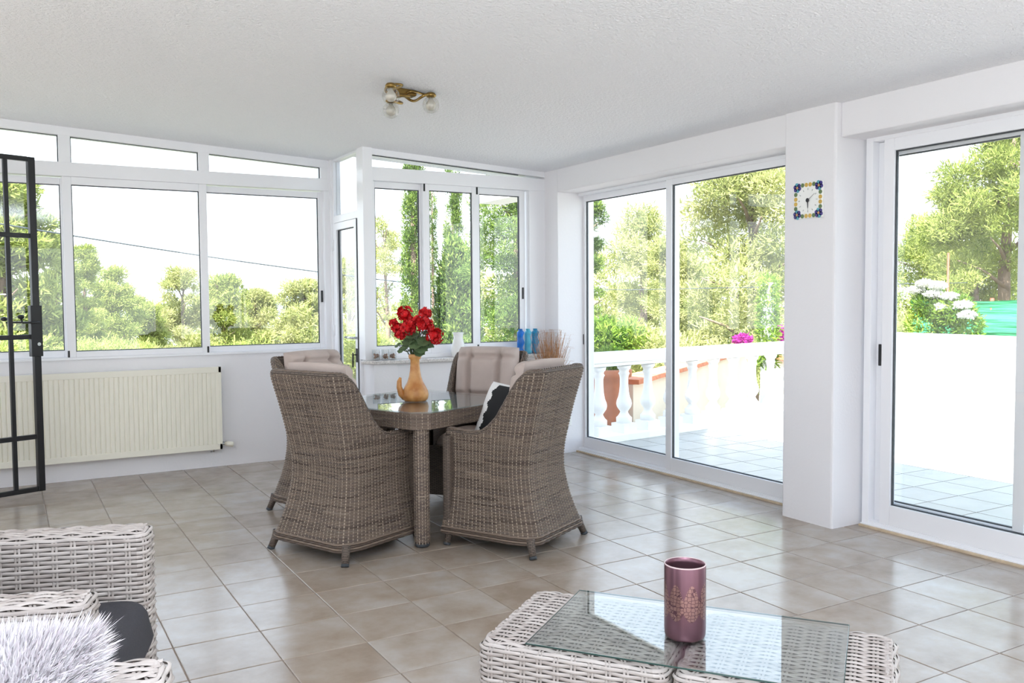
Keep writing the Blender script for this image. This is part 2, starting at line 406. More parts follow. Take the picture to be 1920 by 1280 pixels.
def build_shell():
    mb = MB(); mb.box(XMIN-.3, XD+.15, YMIN-.3, YA+.25, -.20, -.004)
    floor = struct(mb.obj('floor', 'grout'), 'beige ceramic tiled floor with grey grout lines')
    T = .333; g = .0035
    me = MB(); a = T/2-g/2; b = a-.0025
    me.add([(-a, -a, -.02), (a, -a, -.02), (a, a, -.02), (-a, a, -.02), (-a, -a, -.0015), (a, -a, -.0015), (a, a, -.0015), (-a, a, -.0015),
            (-b, -b, 0), (b, -b, 0), (b, b, 0), (-b, b, 0)],
           [(0, 1, 5, 4), (1, 2, 6, 5), (2, 3, 7, 6), (3, 0, 4, 7), (4, 5, 9, 8), (5, 6, 10, 9), (6, 7, 11, 10), (7, 4, 8, 11), (8, 9, 10, 11)])
    tm = me.mesh('tile', 'tile')
    cam = SC.camera; inv = cam.matrix_world.inverted()
    rest = MB()
    for i in range(-13, 11):
        for j in range(-25, 7):
            x, y = (i+.5)*T, (j+.5)*T
            if x > XD or y > YA+.1: continue
            if x > XJ+.1 and y > YB+.2: continue
            vis = False
            for dx in (-.5, .5):
                for dy in (-.5, .5):
                    p = inv @ Vector((x+dx*T, y+dy*T, 0))
                    if p.z < -.3 and abs(p.x/p.z) < .60 and abs(p.y/p.z) < .405: vis = True
            if vis:
                o = bpy.data.objects.new('tile', tm); COL.objects.link(o); o.parent = floor
                o.location = (x+random.uniform(-.0006, .0006), y+random.uniform(-.0006, .0006), random.uniform(-.0008, 0))
                o.rotation_euler = (random.uniform(-.0012, .0012), random.uniform(-.0012, .0012), random.choice((0, PI/2, PI, -PI/2)))
            else:
                bb = len(rest.v); rest.box(x-a, x+a, y-a, y+a, -.02, 0)
    ro = rest.obj('outlying_tiles', 'tile', floor); ro['kind'] = 'stuff'
    # ceiling and roof: one slab sloping down towards the terrace, notched over the corner
    mb = MB()
    def slab(x0, x1, y0, y1, th=.22):
        mb.add([(x0, y0, ceil_z(x0)), (x1, y0, ceil_z(x1)), (x1, y1, ceil_z(x1)), (x0, y1, ceil_z(x0)),
                (x0, y0, ceil_z(x0)+th), (x1, y0, ceil_z(x1)+th), (x1, y1, ceil_z(x1)+th), (x0, y1, ceil_z(x0)+th)],
               [(0, 3, 2, 1), (4, 5, 6, 7), (0, 1, 5, 4), (1, 2, 6, 5), (2, 3, 7, 6), (3, 0, 4, 7)])
    slab(XMIN-.3, XJ+.06, YMIN-.3, YA+.45); slab(XJ+.06, XD+.2, YMIN-.3, YB+.45)
    struct(mb.obj('ceiling', 'ceiling_stucco'), 'white stucco ceiling sloping down to the terrace doors')
    # wall under the long window
    mb = MB(); mb.box(XMIN, XJ+.06, YA, YA+.22, -.2, .915)
    struct(mb.obj('wall_back', 'wall_paint'), 'low white wall under the long window')
    mb = MB(); mb.box(XMIN, -2.45, YA, YA+.22, .915, 2.9)
    struct(mb.obj('wall_back_end', 'wall_paint'), 'white wall left of the long window')
    # low wall in the corner with its panels
    mb = MB(); mb.box(1.60, XW+.05, 1.19, YB+.2, -.2, .838); mb.box(1.60, 1.80, 1.165, 1.20, 0, .838)
    struct(mb.obj('wall_corner', 'wall_paint', bevel=.004), 'low white wall under the corner window')
    # right wall: pier, beams, column
    mb = MB(); mb.box(XW, XD+.12, 1.075, YB+.35, -.2, 2.46)
    struct(mb.obj('wall_right_pier', 'wall_paint', bevel=.006), 'white pier between corner window and terrace door')
    mb = MB(); mb.box(XW, XD+.12, -1.44, 1.075, 2.24, 2.46)
    struct(mb.obj('wall_right_lintel', 'wall_paint', bevel=.006), 'white beam above the wide terrace door')
    mb = MB(); mb.box(XW-.012, XD+.12, -1.815, -1.44, -.2, 2.46)
    struct(mb.obj('wall_right_column', 'wall_paint', bevel=.012), 'white plastered column between the two terrace doors')
    mb = MB(); mb.box(XW+.03, XD+.12, -3.95, -1.815, 2.24, 2.46)
    struct(mb.obj('wall_right_beam', 'wall_paint', bevel=.006), 'white beam above the terrace door at the right')
    mb = MB(); mb.box(XW, XD+.22, YMIN, -3.95, -.2, 2.46)
    struct(mb.obj('wall_right_end', 'wall_paint'), 'white wall past the right terrace door')
    # walls behind the camera, with wide window openings
    mb = MB()
    mb.box(XMIN-.22, XMIN, YMIN, YA+.22, -.2, .5); mb.box(XMIN-.22, XMIN, YMIN, YA+.22, 2.45, 2.95)
    for y in (YMIN, -4.2, -.6, 1.6): mb.box(XMIN-.22, XMIN, y, y+.5, .5, 2.45)
    struct(mb.obj('wall_left', 'wall_paint'), 'white wall with wide windows on the left')
    mb = MB()
    mb.box(XMIN-.22, XD+.22, YMIN-.22, YMIN, 2.3, 2.95); mb.box(XMIN-.22, XD+.22, YMIN-.22, YMIN, -.2, .3)
    for x in (XMIN-.2, -1.2, 1.6, 3.2): mb.box(x, x+.45, YMIN-.22, YMIN, .3, 2.3)
    struct(mb.obj('wall_front', 'wall_paint'), 'white wall with wide windows behind the viewer')
    # granite window sill with a rounded end
    pts = [(1.60, 1.30), (3.25, 1.30), (3.25, 1.13)]
    for k in range(9):
        a = PI*.5*k/8; pts.append((1.66-.14*math.sin(a)*1.0, 1.27-.14*math.cos(a)))
    pts = [(1.60, 1.30), (3.245, 1.30), (3.245, 1.13), (1.70, 1.13)]+[(1.66-.13*math.sin(PI*.5*k/8), 1.26-.13*math.cos(PI*.5*k/8)) for k in range(9)]
    mb = MB(); mb.prism(pts[::-1], 2, .838, .866)
    tag(mb.obj('window_sill', 'granite', bevel=.006), 'speckled granite sill with rounded end under the corner window', 'sill', kind='structure')
build_shell()

def rect_frame(mb, ax, a0, a1, z0, z1, w, d0, d1, wb=None, wt=None):
    """frame of four bars; ax=0: spans x at depth y, ax=1: spans y at depth x"""
    wb = wb or w; wt = wt or w
    def bx(p0, p1, q0, q1):
        if ax == 0: mb.box(p0, p1, d0, d1, q0, q1)
        else: mb.box(d0, d1, p0, p1, q0, q1)
    bx(a0, a0+w, z0, z1); bx(a1-w, a1, z0, z1); bx(a0+w, a1-w, z0, z0+wb); bx(a0+w, a1-w, z1-wt, z1)
def sash(parent, ax, a0, a1, z0, z1, w, d, depth=.03, wb=None, wt=None, latch=None, name='sash', caps=None):
    mb = MB(); rect_frame(mb, ax, a0, a1, z0, z1, w, d-depth/2, d+depth/2, wb, wt)
    s = mb.obj(name, 'aluminium', parent, bevel=.003)
    wb = wb or w; wt = wt or w
    g0, g1, h0, h1 = a0+w, a1-w, z0+wb, z1-wt
    mb = MB(); rect_frame(mb, ax, g0-.002, g1+.002, h0-.002, h1+.002, .008, d-.008, d+.008); mb.obj('gasket', 'gasket', s)
    mb = MB()
    if ax == 0: mb.box(g0, g1, d-.003, d+.003, h0, h1)
    else: mb.box(d-.003, d+.003, g0, g1, h0, h1)
    mb.obj('pane', 'window_glass', s)
    if latch:
        p, z, l = latch; mb = MB()
        if ax == 0: mb.box(p-.009, p+.009, d-depth/2-.007, d-depth/2, z-l/2, z+l/2)
        else: mb.box(d-depth/2-.007, d-depth/2, p-.009, p+.009, z-l/2, z+l/2)
        mb.obj('latch', 'black_plastic', s, bevel=.003)
    if caps:
        for (p, z) in caps:
            mb = MB()
            if ax == 0: mb.box(p-.007, p+.007, d-depth/2-.004, d-depth/2, z-.03, z+.03)
            else: mb.box(d-depth/2-.004, d-depth/2, p-.007, p+.007, z-.03, z+.03)
            mb.obj('slider_cap', 'black_plastic', s)
    return s
def pane_poly(parent, ax, pts, d):
    mb = MB(); mb.prism(pts, 1 if ax == 0 else 0, d-.003, d+.003); mb.obj('pane', 'window_glass', parent)

def build_windows():
    # ---- long window of the back wall
    w = thing('window_1', 'long white sliding window with narrow tapering lights above', None, (0, 0, 0), kind='structure')
    fr = MB(); x0, x1 = -2.45, XJ-.005
    y0, y1 = YA-.02, YA+.10
    fr.box(x0, x1, y0, y1, .905, .925); fr.box(x0, x0+.045, y0, y1, .925, 2.262); fr.box(x1-.06, x1, y0, y1, .925, 2.262)
    fr.box(x0, x1, y0, y1, 2.262, 2.365)
    top = [(x0, ceil_z(x0)-.062), (x1, ceil_z(x1)-.062), (x1, ceil_z(x1)+.01), (x0, ceil_z(x0)+.01)]
    fr.prism(top[::-1], 1, y0, y1)
    mulx = [-2.43, -1.42, -.44, .545, x1-.042]
    for x in mulx: fr.box(x-.04, x+.04, y0+.002, y1-.002, 2.36, ceil_z(x)-.05)
    fr.obj('frame', 'aluminium', w, bevel=.003)
    for a, b in zip(mulx[:-1], mulx[1:]):
        a += .04; b -= .04
        pane_poly(w, 0, [(a, 2.365), (b, 2.365), (b, ceil_z(b)-.062), (a, ceil_z(a)-.062)], YA+.03)
        g = MB()
        for (p, q) in (((a, 2.366), (b, 2.366)), ((a, ceil_z(a)-.063), (b, ceil_z(b)-.063)), ((a+.003, 2.366), (a+.003, ceil_z(a)-.063)), ((b-.003, 2.366), (b-.003, ceil_z(b)-.063))):
            g.tube([(p[0], YA+.02, p[1]), (q[0], YA+.02, q[1])], .004, 4)
        g.obj('gasket', 'gasket', w)
    sash(w, 0, -2.40, -1.40, .925, 2.262, .055, YA+.02, .035)
    sash(w, 0, -1.45, -.425, .925, 2.255, .05, YA+.055, .03, wt=.05)
    sash(w, 0, -.462, .562, .925, 2.262, .06, YA+.012, .035, wb=.042, wt=.058, caps=[(.545, .945), (-.452, .945)])
    sash(w, 0, .515, 1.525, .925, 2.255, .047, YA+.048, .03, wb=.045, wt=.05, latch=(1.50, 1.37, .10))
    # ---- corner window
    w = thing('window_2', 'three-part white sliding window in the corner above the granite sill', None, kind='structure')
    fr = MB(); x0, x1 = 1.60, XW
    y0, y1 = YB-.015, YB+.10
    fr.box(x0, x1, y0, y1, .866, .90); fr.box(x0+.02, x0+.06, y0, y1, .9, 2.268); fr.box(x1-.16, x1, y0, y1, .9, 2.268); fr.box(x0, x1, y0, y1, 2.268, 2.372)
    fr.prism([(x0, ceil_z(x0)-.045), (x1, ceil_z(x1)-.045), (x1, ceil_z(x1)+.01), (x0, ceil_z(x0)+.01)][::-1], 1, y0, y1)
    fr.obj('frame', 'aluminium', w, bevel=.003)
    pane_poly(w, 0, [(x0+.05, 2.372), (x1-.05, 2.372), (x1-.05, ceil_z(x1-.05)-.045), (x0+.05, ceil_z(x0+.05)-.045)], YB+.03)
    g = MB(); g.tube([(x0+.06, YB+.02, ceil_z(x0)-.05), (x1-.25, YB+.02, ceil_z(x1-.25)-.048)], .004, 4); g.obj('gasket', 'gasket', w)
    sash(w, 0, 1.645, 2.115, .90, 2.268, .045, YB+.055, .03, wb=.067, wt=.05)
    sash(w, 0, 2.085, 2.59, .90, 2.268, .058, YB+.018, .035, wb=.067, wt=.05, caps=[(2.098, 2.238), (2.578, .925), (2.578, 2.238)])
    sash(w, 0, 2.565, 3.065, .90, 2.268, .055, YB+.052, .03, wb=.067, wt=.05, latch=(3.04, 1.385, .10))
    # ---- corner post between door and corner window
    mb = MB(); mb.box(1.565, 1.645, YB-.035, YB+.10, .866, 2.54)
    p = struct(mb.obj('trim_1', 'aluminium', bevel=.004), 'white corner post between glazed door and corner window')
    mb = MB(); mb.box(XJ-.02, XJ+.05, YA-.06, YA+.02, 0, 2.54)
    struct(mb.obj('trim_2', 'aluminium', bevel=.004), 'white corner post between long window and glazed door')
    # ---- glazed side door in the jog with a light above it
    d = thing('door_1', 'narrow white glazed door between the two windows', None, kind='structure')
    mb = MB(); rect_frame(mb, 1, YB+.10, YA-.055, 0, 2.53, .035, XJ-.005, XJ+.06, .03, .03); mb.box(XJ-.005, XJ+.06, YB+.13, YA-.09, 1.985, 2.045); mb.obj('frame', 'aluminium', d, bevel=.003)
    mb = MB(); mb.box(XJ+.02, XJ+.026, YB+.135, YA-.09, 2.045, 2.50); mb.obj('pane', 'window_glass', d)
    lf = sash(d, 1, YB+.138, YA-.092, .03, 1.982, .062, XJ+.015, .05, wb=.12, wt=.06, name='door_leaf')
    mb = MB(); mb.box(XJ-.013, XJ-.006, YB+.131, YB+.139, .06, 1.98); mb.obj('edge_seal', 'gasket', d)
    mb = MB(); mb.tube([(XJ-.01, YB+.165, 1.035), (XJ-.055, YB+.165, 1.035), (XJ-.06, YB+.30, 1.037)], .009, 8); mb.obj('handle', 'chrome', lf)
    mb = MB(); mb.box(XJ-.016, XJ-.008, YB+.15, YB+.18, .84, .95); mb.tube([(XJ-.016, YB+.165, .90), (XJ-.045, YB+.165, .90)], .005, 6); mb.tube([(XJ-.045, YB+.165, .915), (XJ-.045, YB+.168, .80)], .006, 6); mb.obj('lock', 'black_plastic', lf)
    for z in (.35, 1.08, 1.80):
        mb = MB(); mb.tube([(XJ-.012, YA-.085, z-.045), (XJ-.012, YA-.085, z+.045)], .009, 8); mb.obj('hinge', 'aluminium', lf)
    # ---- wide sliding door to the terrace
    def sliding(nm, label, y0, y1, leaves):
        d = thing(nm, label, None, kind='structure')
        mb = MB(); rect_frame(mb, 1, y0, y1, -.02, 2.262, .045, XD-.045, XD+.075, .055, .045); mb.box(XD-.06, XD-.045, y0, y1, -.004, .018)
        mb.obj('frame', 'aluminium', d, bevel=.003)
        mb = MB(); mb.box(XD-.075, XD-.058, y0, y1, -.004, .012); mb.obj('sealant', 'door_stain', d, bevel=.004)
        for lv in leaves: sash(d, 1, name='door_leaf', **lv)
        return d
    sliding('door_2', 'wide white sliding glass door to the terrace', -1.44, 1.135,
        [dict(a0=-.125, a1=1.105, z0=.035, z1=2.22, w=.055, d=XD+.03, depth=.045, wb=.09, wt=.05, latch=(1.078, .98, .09)),
         dict(a0=-1.40, a1=-.075, z0=.035, z1=2.225, w=.062, d=XD-.018, depth=.045, wb=.095, wt=.05)])
    sliding('door_3', 'white sliding glass door right of the clock column', -3.95, -1.84,
        [dict(a0=-2.752, a1=-1.885, z0=.035, z1=2.215, w=.06, d=XD+.03, depth=.045, wb=.125, wt=.085, latch=(-1.912, 1.0, .125)),
         dict(a0=-3.25, a1=-1.955, z0=.035, z1=2.222, w=.066, d=XD-.018, depth=.045, wb=.115, wt=.072)])
build_windows()

# ================================================================== DINING SET
def chair_shell():
    r = .25
    # normalised U path in plan: front right -> rear -> front left, (xn 0 rear .. 1 front, yn -1..1)
    pts = []
    n = 40
    for k in range(n+1): pts.append((1-(1-r)*k/n, -1.0))
    for k in range(1, 25):
        a = PI/2*k/24; pts.append((r-r*math.sin(a), -1+(r*1.0)*(1-math.cos(a))))
    for k in range(1, n+1): pts.append((0, -1+r+(2-2*r)*k/n))
    for k in range(1, 25):
        a = PI/2*k/24; pts.append((r-r*math.cos(a), 1-r+r*math.sin(a)))
    for k in range(1, n+1): pts.append((r+(1-r)*k/n, 1.0))
    pts = np.array(pts); real = pts*np.array([.56, .27])
    L = np.r_[0, np.cumsum(np.linalg.norm(np.diff(real, axis=0), axis=1))]; L /= L[-1]
    zk = np.array([.07, .14, .22, .32, .42, .52, .64, .78, .96])
    xb = np.array([-.285, -.265, -.235, -.21, -.195, -.20, -.225, -.26, -.315])
    wk = np.array([.300, .283, .262, .246, .238, .240, .250, .262, .275])
    xf = np.array([.30, .30, .30, .30, .30, .30, .30, .30, .30])
    zf = np.linspace(0, 1.1, 200)
    def sm(y):
        d = np.interp(zf, zk, y); k = np.ones(19)/19; dp = np.pad(d, 9, mode='edge'); return np.convolve(dp, k, 'valid')
    XB, WK = sm(xb), sm(wk)
    def P(u, z):
        xn = np.interp(u, L, pts[:, 0]); yn = np.interp(u, L, pts[:, 1])
        b = np.interp(z, zf, XB); w = np.interp(z, zf, WK)
        return np.stack([b+(.30-b)*xn, w*yn, z+0*u], -1)
    xs = np.array([0, .09, .14, .21, .26, .32, .39, .48, .57, .66, .80, 1.0])
    zs = np.array([.955, .955, .948, .908, .855, .78, .705, .650, .618, .610, .612, .622])
    def ztop(u): return np.interp(np.interp(u, L, pts[:, 0]), xs, zs)
    return P, ztop, L, pts
def make_dining_chair():
    P, ztop, L, pts = chair_shell()
    root = thing('dining_chair', 'x', 'chair', group='woven armchairs around the dining table')
    Z0 = .088
    uu = np.linspace(0, 1, 801); zt = ztop(uu)
    rows = []; pitch = .0078
    for k in range(int((.955-Z0)/pitch)):
        z = Z0+(k+.5)*pitch
        ok = uu[zt > z+.004]
        if len(ok) < 5: continue
        rows.append((z, ok[0], ok[-1]) if z > .60 else (z, 0, 1))
        if z > .595 and z < .62: rows[-1] = (z, 0, 1) if zt.min() > z else (z, ok[0], ok[-1])
    rows2 = []
    for (z, a, b) in rows:          # split where the arm dips under the row
        seg = zt > z
        st = None
        for i, s in enumerate(seg):
            if s and st is None: st = uu[i]
            if (not s or i == len(seg)-1) and st is not None:
                if uu[i]-st > .02: rows2.append((z, st, uu[i]))
                st = None
    parts = weave(P, rows2, 62, lambda u: (Z0, float(ztop(np.array([u]))[0])), amp=.0034, h=.0020, dv=.0033, wst=.0060, sign=-1 if False else 1, seg=3, kst=40, tone_run=7)
    # which way does the normal point?  outward is away from the axis
    n = nrm(P, np.array([.5]), np.array([.5]))
    if n[0, 0] > 0:
        parts = weave(P, rows2, 62, lambda u: (Z0, float(ztop(np.array([u]))[0])), amp=.0034, h=.0020, dv=.0033, wst=.0060, sign=-1, seg=3, kst=40, tone_run=7); sg = -1
    else: sg = 1
    def Q2(u, t): return P(u, Z0+(ztop(u)-Z0)*t)
    us = np.linspace(0, 1, 90); ts = np.linspace(0, 1, 22)
    n2 = nrm(Q2, np.array([.5]), np.array([.5])); sg2 = -1 if n2[0, 0] > 0 else 1
    parts.append(surf(Q2, us, ts, -.005, sg2, 1))
    parts.append(surf(Q2, us, ts, -.040, sg2, 2, flip=True))
    V, Q, T, I = joinmesh(parts)
    o = place(bpy.data.objects.new('woven_shell', np_mesh('woven_shell', V, Q, ['chair_strand', 'chair_back', 'chair_band'], T, True, I)), root)
    # rolled rim
    us = np.linspace(0, 1, 160); pr = P(us, ztop(us)); n = nrm(P, us, ztop(us)-.01, sign=sg)
    mid = pr-n*.020
    mb = MB(); mb.tube([tuple(p) for p in mid], .021, 10, sq=.62); rim = mb.obj('rim', 'chair_band', root)
    # braids lying on the rim
    parts = []
    for k in range(3):
        ph = np.arange(len(us))*.9+k*2.1
        path = mid+np.stack([0*ph, 0*ph, .0135+0*ph], -1)+n*(.012*np.sin(ph))[:, None]; path[:, 2] += .003*np.cos(ph)
        m = MB(); m.tube([tuple(p) for p in path], .0042, 5); parts.append((np.array(m.v), np.array([f for f in m.f if len(f) == 4]), np.full(len(m.v), .3+.25*k), 0))
    V, Q, T, I = joinmesh(parts); place(bpy.data.objects.new('rim_braid', np_mesh('rim_braid', V, Q, 'chair_strand', T, True)), rim)
    # base braid band
    us = np.linspace(0, 1, 140); parts = []
    for row in range(4):
        z = .068+row*.011
        pb = P(us, np.full(len(us), z)); n = nrm(P, us, np.full(len(us), z), sign=sg)
        pb = pb+n*(.004+.0035*np.cos(np.arange(len(us))*1.3+row*2.4))[:, None]
        m = MB(); m.tube([tuple(p) for p in pb], .0058, 6); parts.append((np.array(m.v), np.array([f for f in m.f if len(f) == 4]), np.full(len(m.v), .1+.4*(row % 2)), 0))
    V, Q, T, I = joinmesh(parts); place(bpy.data.objects.new('base_braid', np_mesh('base_braid', V, Q, 'chair_strand', T, True)), root)
    # front panel and seat deck
    mb = MB(); mb.box(.275, .300, -.27, .27, .07, .39); mb.obj('front_panel', 'chair_band', root)
    mb = MB(); mb.box(-.17, .285, -.215, .215, .36, .39); mb.obj('seat_deck', 'chair_band', root)
    for sy in (-1, 1):
        mb = MB(); mb.box(.255, .302, sy*.255-.03, sy*.255+.03, .07, .60); mb.obj('arm_front', 'chair_band', root, bevel=.012)
    for sx, sy in ((-1, -1), (-1, 1), (1, -1), (1, 1)):
        mb = MB(); x = -.245 if sx < 0 else .265; y = .265*sy
        e = (-.030 if sx < 0 else .008, .022*sy)
        path = [(x, y, .10), (x+e[0]*.3, y+e[1]*.3, .06), (x+e[0], y+e[1], .002)]
        mb.tube(path, [.024, .021, .018], 12); lg = mb.obj('leg', 'chair_band', root)
        mb = MB(); mb.tube([(x+e[0]*.86, y+e[1]*.86, .014), (x+e[0]*1.02, y+e[1]*1.02, 0)], .020, 12); mb.obj('foot_cap', 'gasket', lg)
    # seat cushion
    cushion('seat_cushion', root, Matrix.Translation((.045, 0, .39)), .44, .43, .085, [], [])
    # back cushion, standing against the back
    m = Matrix.Translation((-.158, 0, .46)) @ Matrix.Rotation(math.radians(-11), 4, 'Y') @ Matrix.Rotation(PI/2, 4, 'Y') @ Matrix.Rotation(PI/2, 4, 'Z')
    m = Matrix.Translation((-.150, 0, .755)) @ Matrix.Rotation(math.radians(-9), 4, 'Y') @ Matrix(((0, 0, 1, 0), (1, 0, 0, 0), (0, 1, 0, 0), (0, 0, 0, 1)))
    cushion('back_cushion', root, m, .45, .52, .115, [-.24, .24], [-.15, .35])
    return root
def cushion(name, parent, mat, w, d, t, su, sv, fabric='taupe_fabric', nx=44, ny=44, ep=6):
    """puffed tufted pad lying in local XY, thickness in z from 0 to t; su/sv seam positions in -.5..0.5 units"""
    u = np.linspace(-.5, .5, nx); v = np.linspace(-.5, .5, ny)
    U, V = np.meshgrid(u, v, indexing='ij')
    def edge(a): return np.clip(1-(np.abs(a)*2)**ep, 0, 1)**.5
    h = edge(U)*edge(V)
    puff = np.ones_like(h)
    for s in su: puff -= .42*np.exp(-((U-s)/.035)**2)*edge(V)
    for s in sv: puff -= .38*np.exp(-((V-s)/.03)**2)*edge(U)
    puff += .05*np.sin(9*U+3*V)*np.cos(7*V-2*U)
    top = t*h*np.clip(puff, .3, 1.2); bot = -t*.15*h
    sc = 1-.04*np.abs(V*2)**4
    xs = U*w*(1-.03*(np.abs(V)*2)**3); ys = V*d*(1-.03*(np.abs(U)*2)**3)
    A = np.stack([xs, ys, top], -1).reshape(-1, 3); B = np.stack([xs, ys, bot], -1).reshape(-1, 3)
    i = (np.arange(nx-1)[:, None]*ny+np.arange(ny-1)[None, :]).ravel()
    q = np.stack([i, i+ny, i+ny+1, i+1], 1)
    Q = np.concatenate([q, q[:, ::-1]+len(A)])
    VV = np.concatenate([A, B]); R = np.array(mat)
    VV = VV@R[:3, :3].T+R[:3, 3]
    me = np_mesh(name, VV, Q, fabric, None, True)
    return place(bpy.data.objects.new(name, me), parent)

def build_dining():
    ch = make_dining_chair()
    spots = [((.715, -.660), 24, 'woven armchair nearest the radiator side, its back towards the viewer, in front of table'),
             ((1.575, -1.045), 118, 'woven armchair right of the table leg with black and white pillow inside'),
             ((.945, .245), -66, 'woven armchair mostly hidden behind the left armchair, cushion top showing'),
             ((1.885, -.03), 219, 'woven armchair behind the table facing the viewer with taupe tufted back cushion')]
    for k, ((x, y), a, lab) in enumerate(spots):
        o = ch if k == 0 else copy_tree(ch)
        o.location = (x, y, 0); o.rotation_euler = (0, 0, math.radians(a)); o['label'] = lab
    # table
    s, c = .45, .075
    tb = thing('dining_table', 'square woven dining table with glass top and cut corners', 'table', (1.275, -.405, 0), math.radians(22))
    oct_ = [(-s+c, -s), (s-c, -s), (s, -s+c), (s, s-c), (s-c, s), (-s+c, s), (-s, s-c), (-s, -s+c)]
    mb = MB(); mb.prism([(x*1.005, y*1.005) for x, y in oct_], 2, .731, .739); mb.obj('glass_top', 'table_glass', tb, bevel=.002)
    mb = MB(); mb.prism([(x*.97, y*.97) for x, y in oct_], 2, .715, .727); mb.obj('table_deck', 'table_grey', tb)
    # woven apron all round
    o8 = np.array(oct_+[oct_[0]]); d = np.r_[0, np.cumsum(np.linalg.norm(np.diff(o8, axis=0), axis=1))]; d /= d[-1]
    def P(u, z):
        u = np.mod(u, 1.0); return np.stack([np.interp(u, d, o8[:, 0]), np.interp(u, d, o8[:, 1]), z+0*u], -1)
    rows = [(.645+.0085*(k+.5), 0, 1) for k in range(10)]
    n = nrm(P, np.array([.05]), np.array([.7])); sg = 1 if n[0, 1] < 0 else -1
    parts = weave(P, rows, 110, lambda u: (.645, .730), amp=.0024, h=.0018, dv=.0039, wst=.005, sign=sg, seg=3, kst=4, tone_run=7)
    parts.append(surf(P, np.linspace(0, 1, 161), np.linspace(.645, .73, 3), -.005, sg, 1))
    V, Q, T, I = joinmesh(parts)
    place(bpy.data.objects.new('woven_apron', np_mesh('woven_apron', V, Q, ['chair_strand', 'chair_back'], T, True, I)), tb)
    mb = MB(); mb.prism([(x*.985, y*.985) for x, y in oct_], 2, .640, .648); mb.obj('underside', 'chair_band', tb)
    # legs: six-sided woven posts at the corners
    q = .36
    for sx, sy in ((-1, -1), (1, -1), (1, 1), (-1, 1)):
        cx, cy = sx*.378, sy*.378
        rr = .044
        hexa = np.array([(cx+rr*math.cos(2*PI*k/8+PI/8), cy+rr*math.sin(2*PI*k/8+PI/8)) for k in range(9)])
        dd = np.linspace(0, 1, 9)
        def PL(u, z, hexa=hexa, dd=dd):
            u = np.mod(u, 1.0); return np.stack([np.interp(u, dd, hexa[:, 0]), np.interp(u, dd, hexa[:, 1]), z+0*u], -1)
        rows = [(.03+.0085*(k+.5), 0, 1) for k in range(72)]
        parts = weave(PL, rows, 15, lambda u: (.02, .65), amp=.0022, h=.0016, dv=.0036, wst=.005, sign=1, seg=3, kst=30, tone_run=3)
        nn = nrm(PL, np.array([.06]), np.array([.3]))
        parts.append(surf(PL, np.linspace(0, 1, 17), np.linspace(.02, .65, 4), -.004, 1, 1))
        V, Q, T, I = joinmesh(parts)
        T = np.clip(T*.7+.35, 0, 1)
        lg = place(bpy.data.objects.new('leg', np_mesh('leg', V, Q, ['chair_strand', 'chair_back'], T, True, I)), tb)
        mb = MB(); mb.lathe([(.034, 0), (.040, .004), (.040, .022), (.03, .026)], 8, (cx, cy, 0)); mb.obj('foot_cap', 'gasket', lg)
build_dining()

def build_pillow():
    """square throw pillow, white with a black wavy-edged middle panel"""
    n = 40; u = np.linspace(-.5, .5, n); U, V = np.meshgrid(u, u, indexing='ij')
    h = (np.clip(1-(np.abs(U)*2)**3.5, 0, 1)*np.clip(1-(np.abs(V)*2)**3.5, 0, 1))**.55
    s = .40; xs = U*s*(1-.07*(1-np.abs(V)*2)*(np.abs(U)*2)**2); ys = V*s*(1-.07*(1-np.abs(U)*2)*(np.abs(V)*2)**2)
    A = np.stack([xs, ys, .065*h], -1).reshape(-1, 3); B = np.stack([xs, ys, -.065*h], -1).reshape(-1, 3)
    i = (np.arange(n-1)[:, None]*n+np.arange(n-1)[None, :]).ravel(); q = np.stack([i, i+n, i+n+1, i+1], 1)
    cu = U.ravel()[i]+.5/n; cv = V.ravel()[i]+.5/n
    edge = -.24+.022*np.sin(cv*34)
    mi = ((cu > edge) & (cv < .44)).astype(int)
    Q = np.concatenate([q, q[:, ::-1]+len(A)])
    o = bpy.data.objects.new('throw_pillow', np_mesh('throw_pillow', np.concatenate([A, B]), Q, ['white_fabric', 'black_fabric'], None, True, np.r_[mi, mi]))
    place(o); tag(o, 'black and white throw pillow leaning inside the right dining armchair', 'pillow')
    o.location = (1.545, -.955, .675)
    # stands on the seat, leaning back against the chair cushion
    a = math.radians(188)
    f = Vector((math.cos(a), math.sin(a), .45)).normalized(); side = Vector((0, 0, 1)).cross(f).normalized(); up = f.cross(side)
    o.rotation_euler = Matrix((side, up, f)).transposed().to_euler()
    return o
build_pillow()

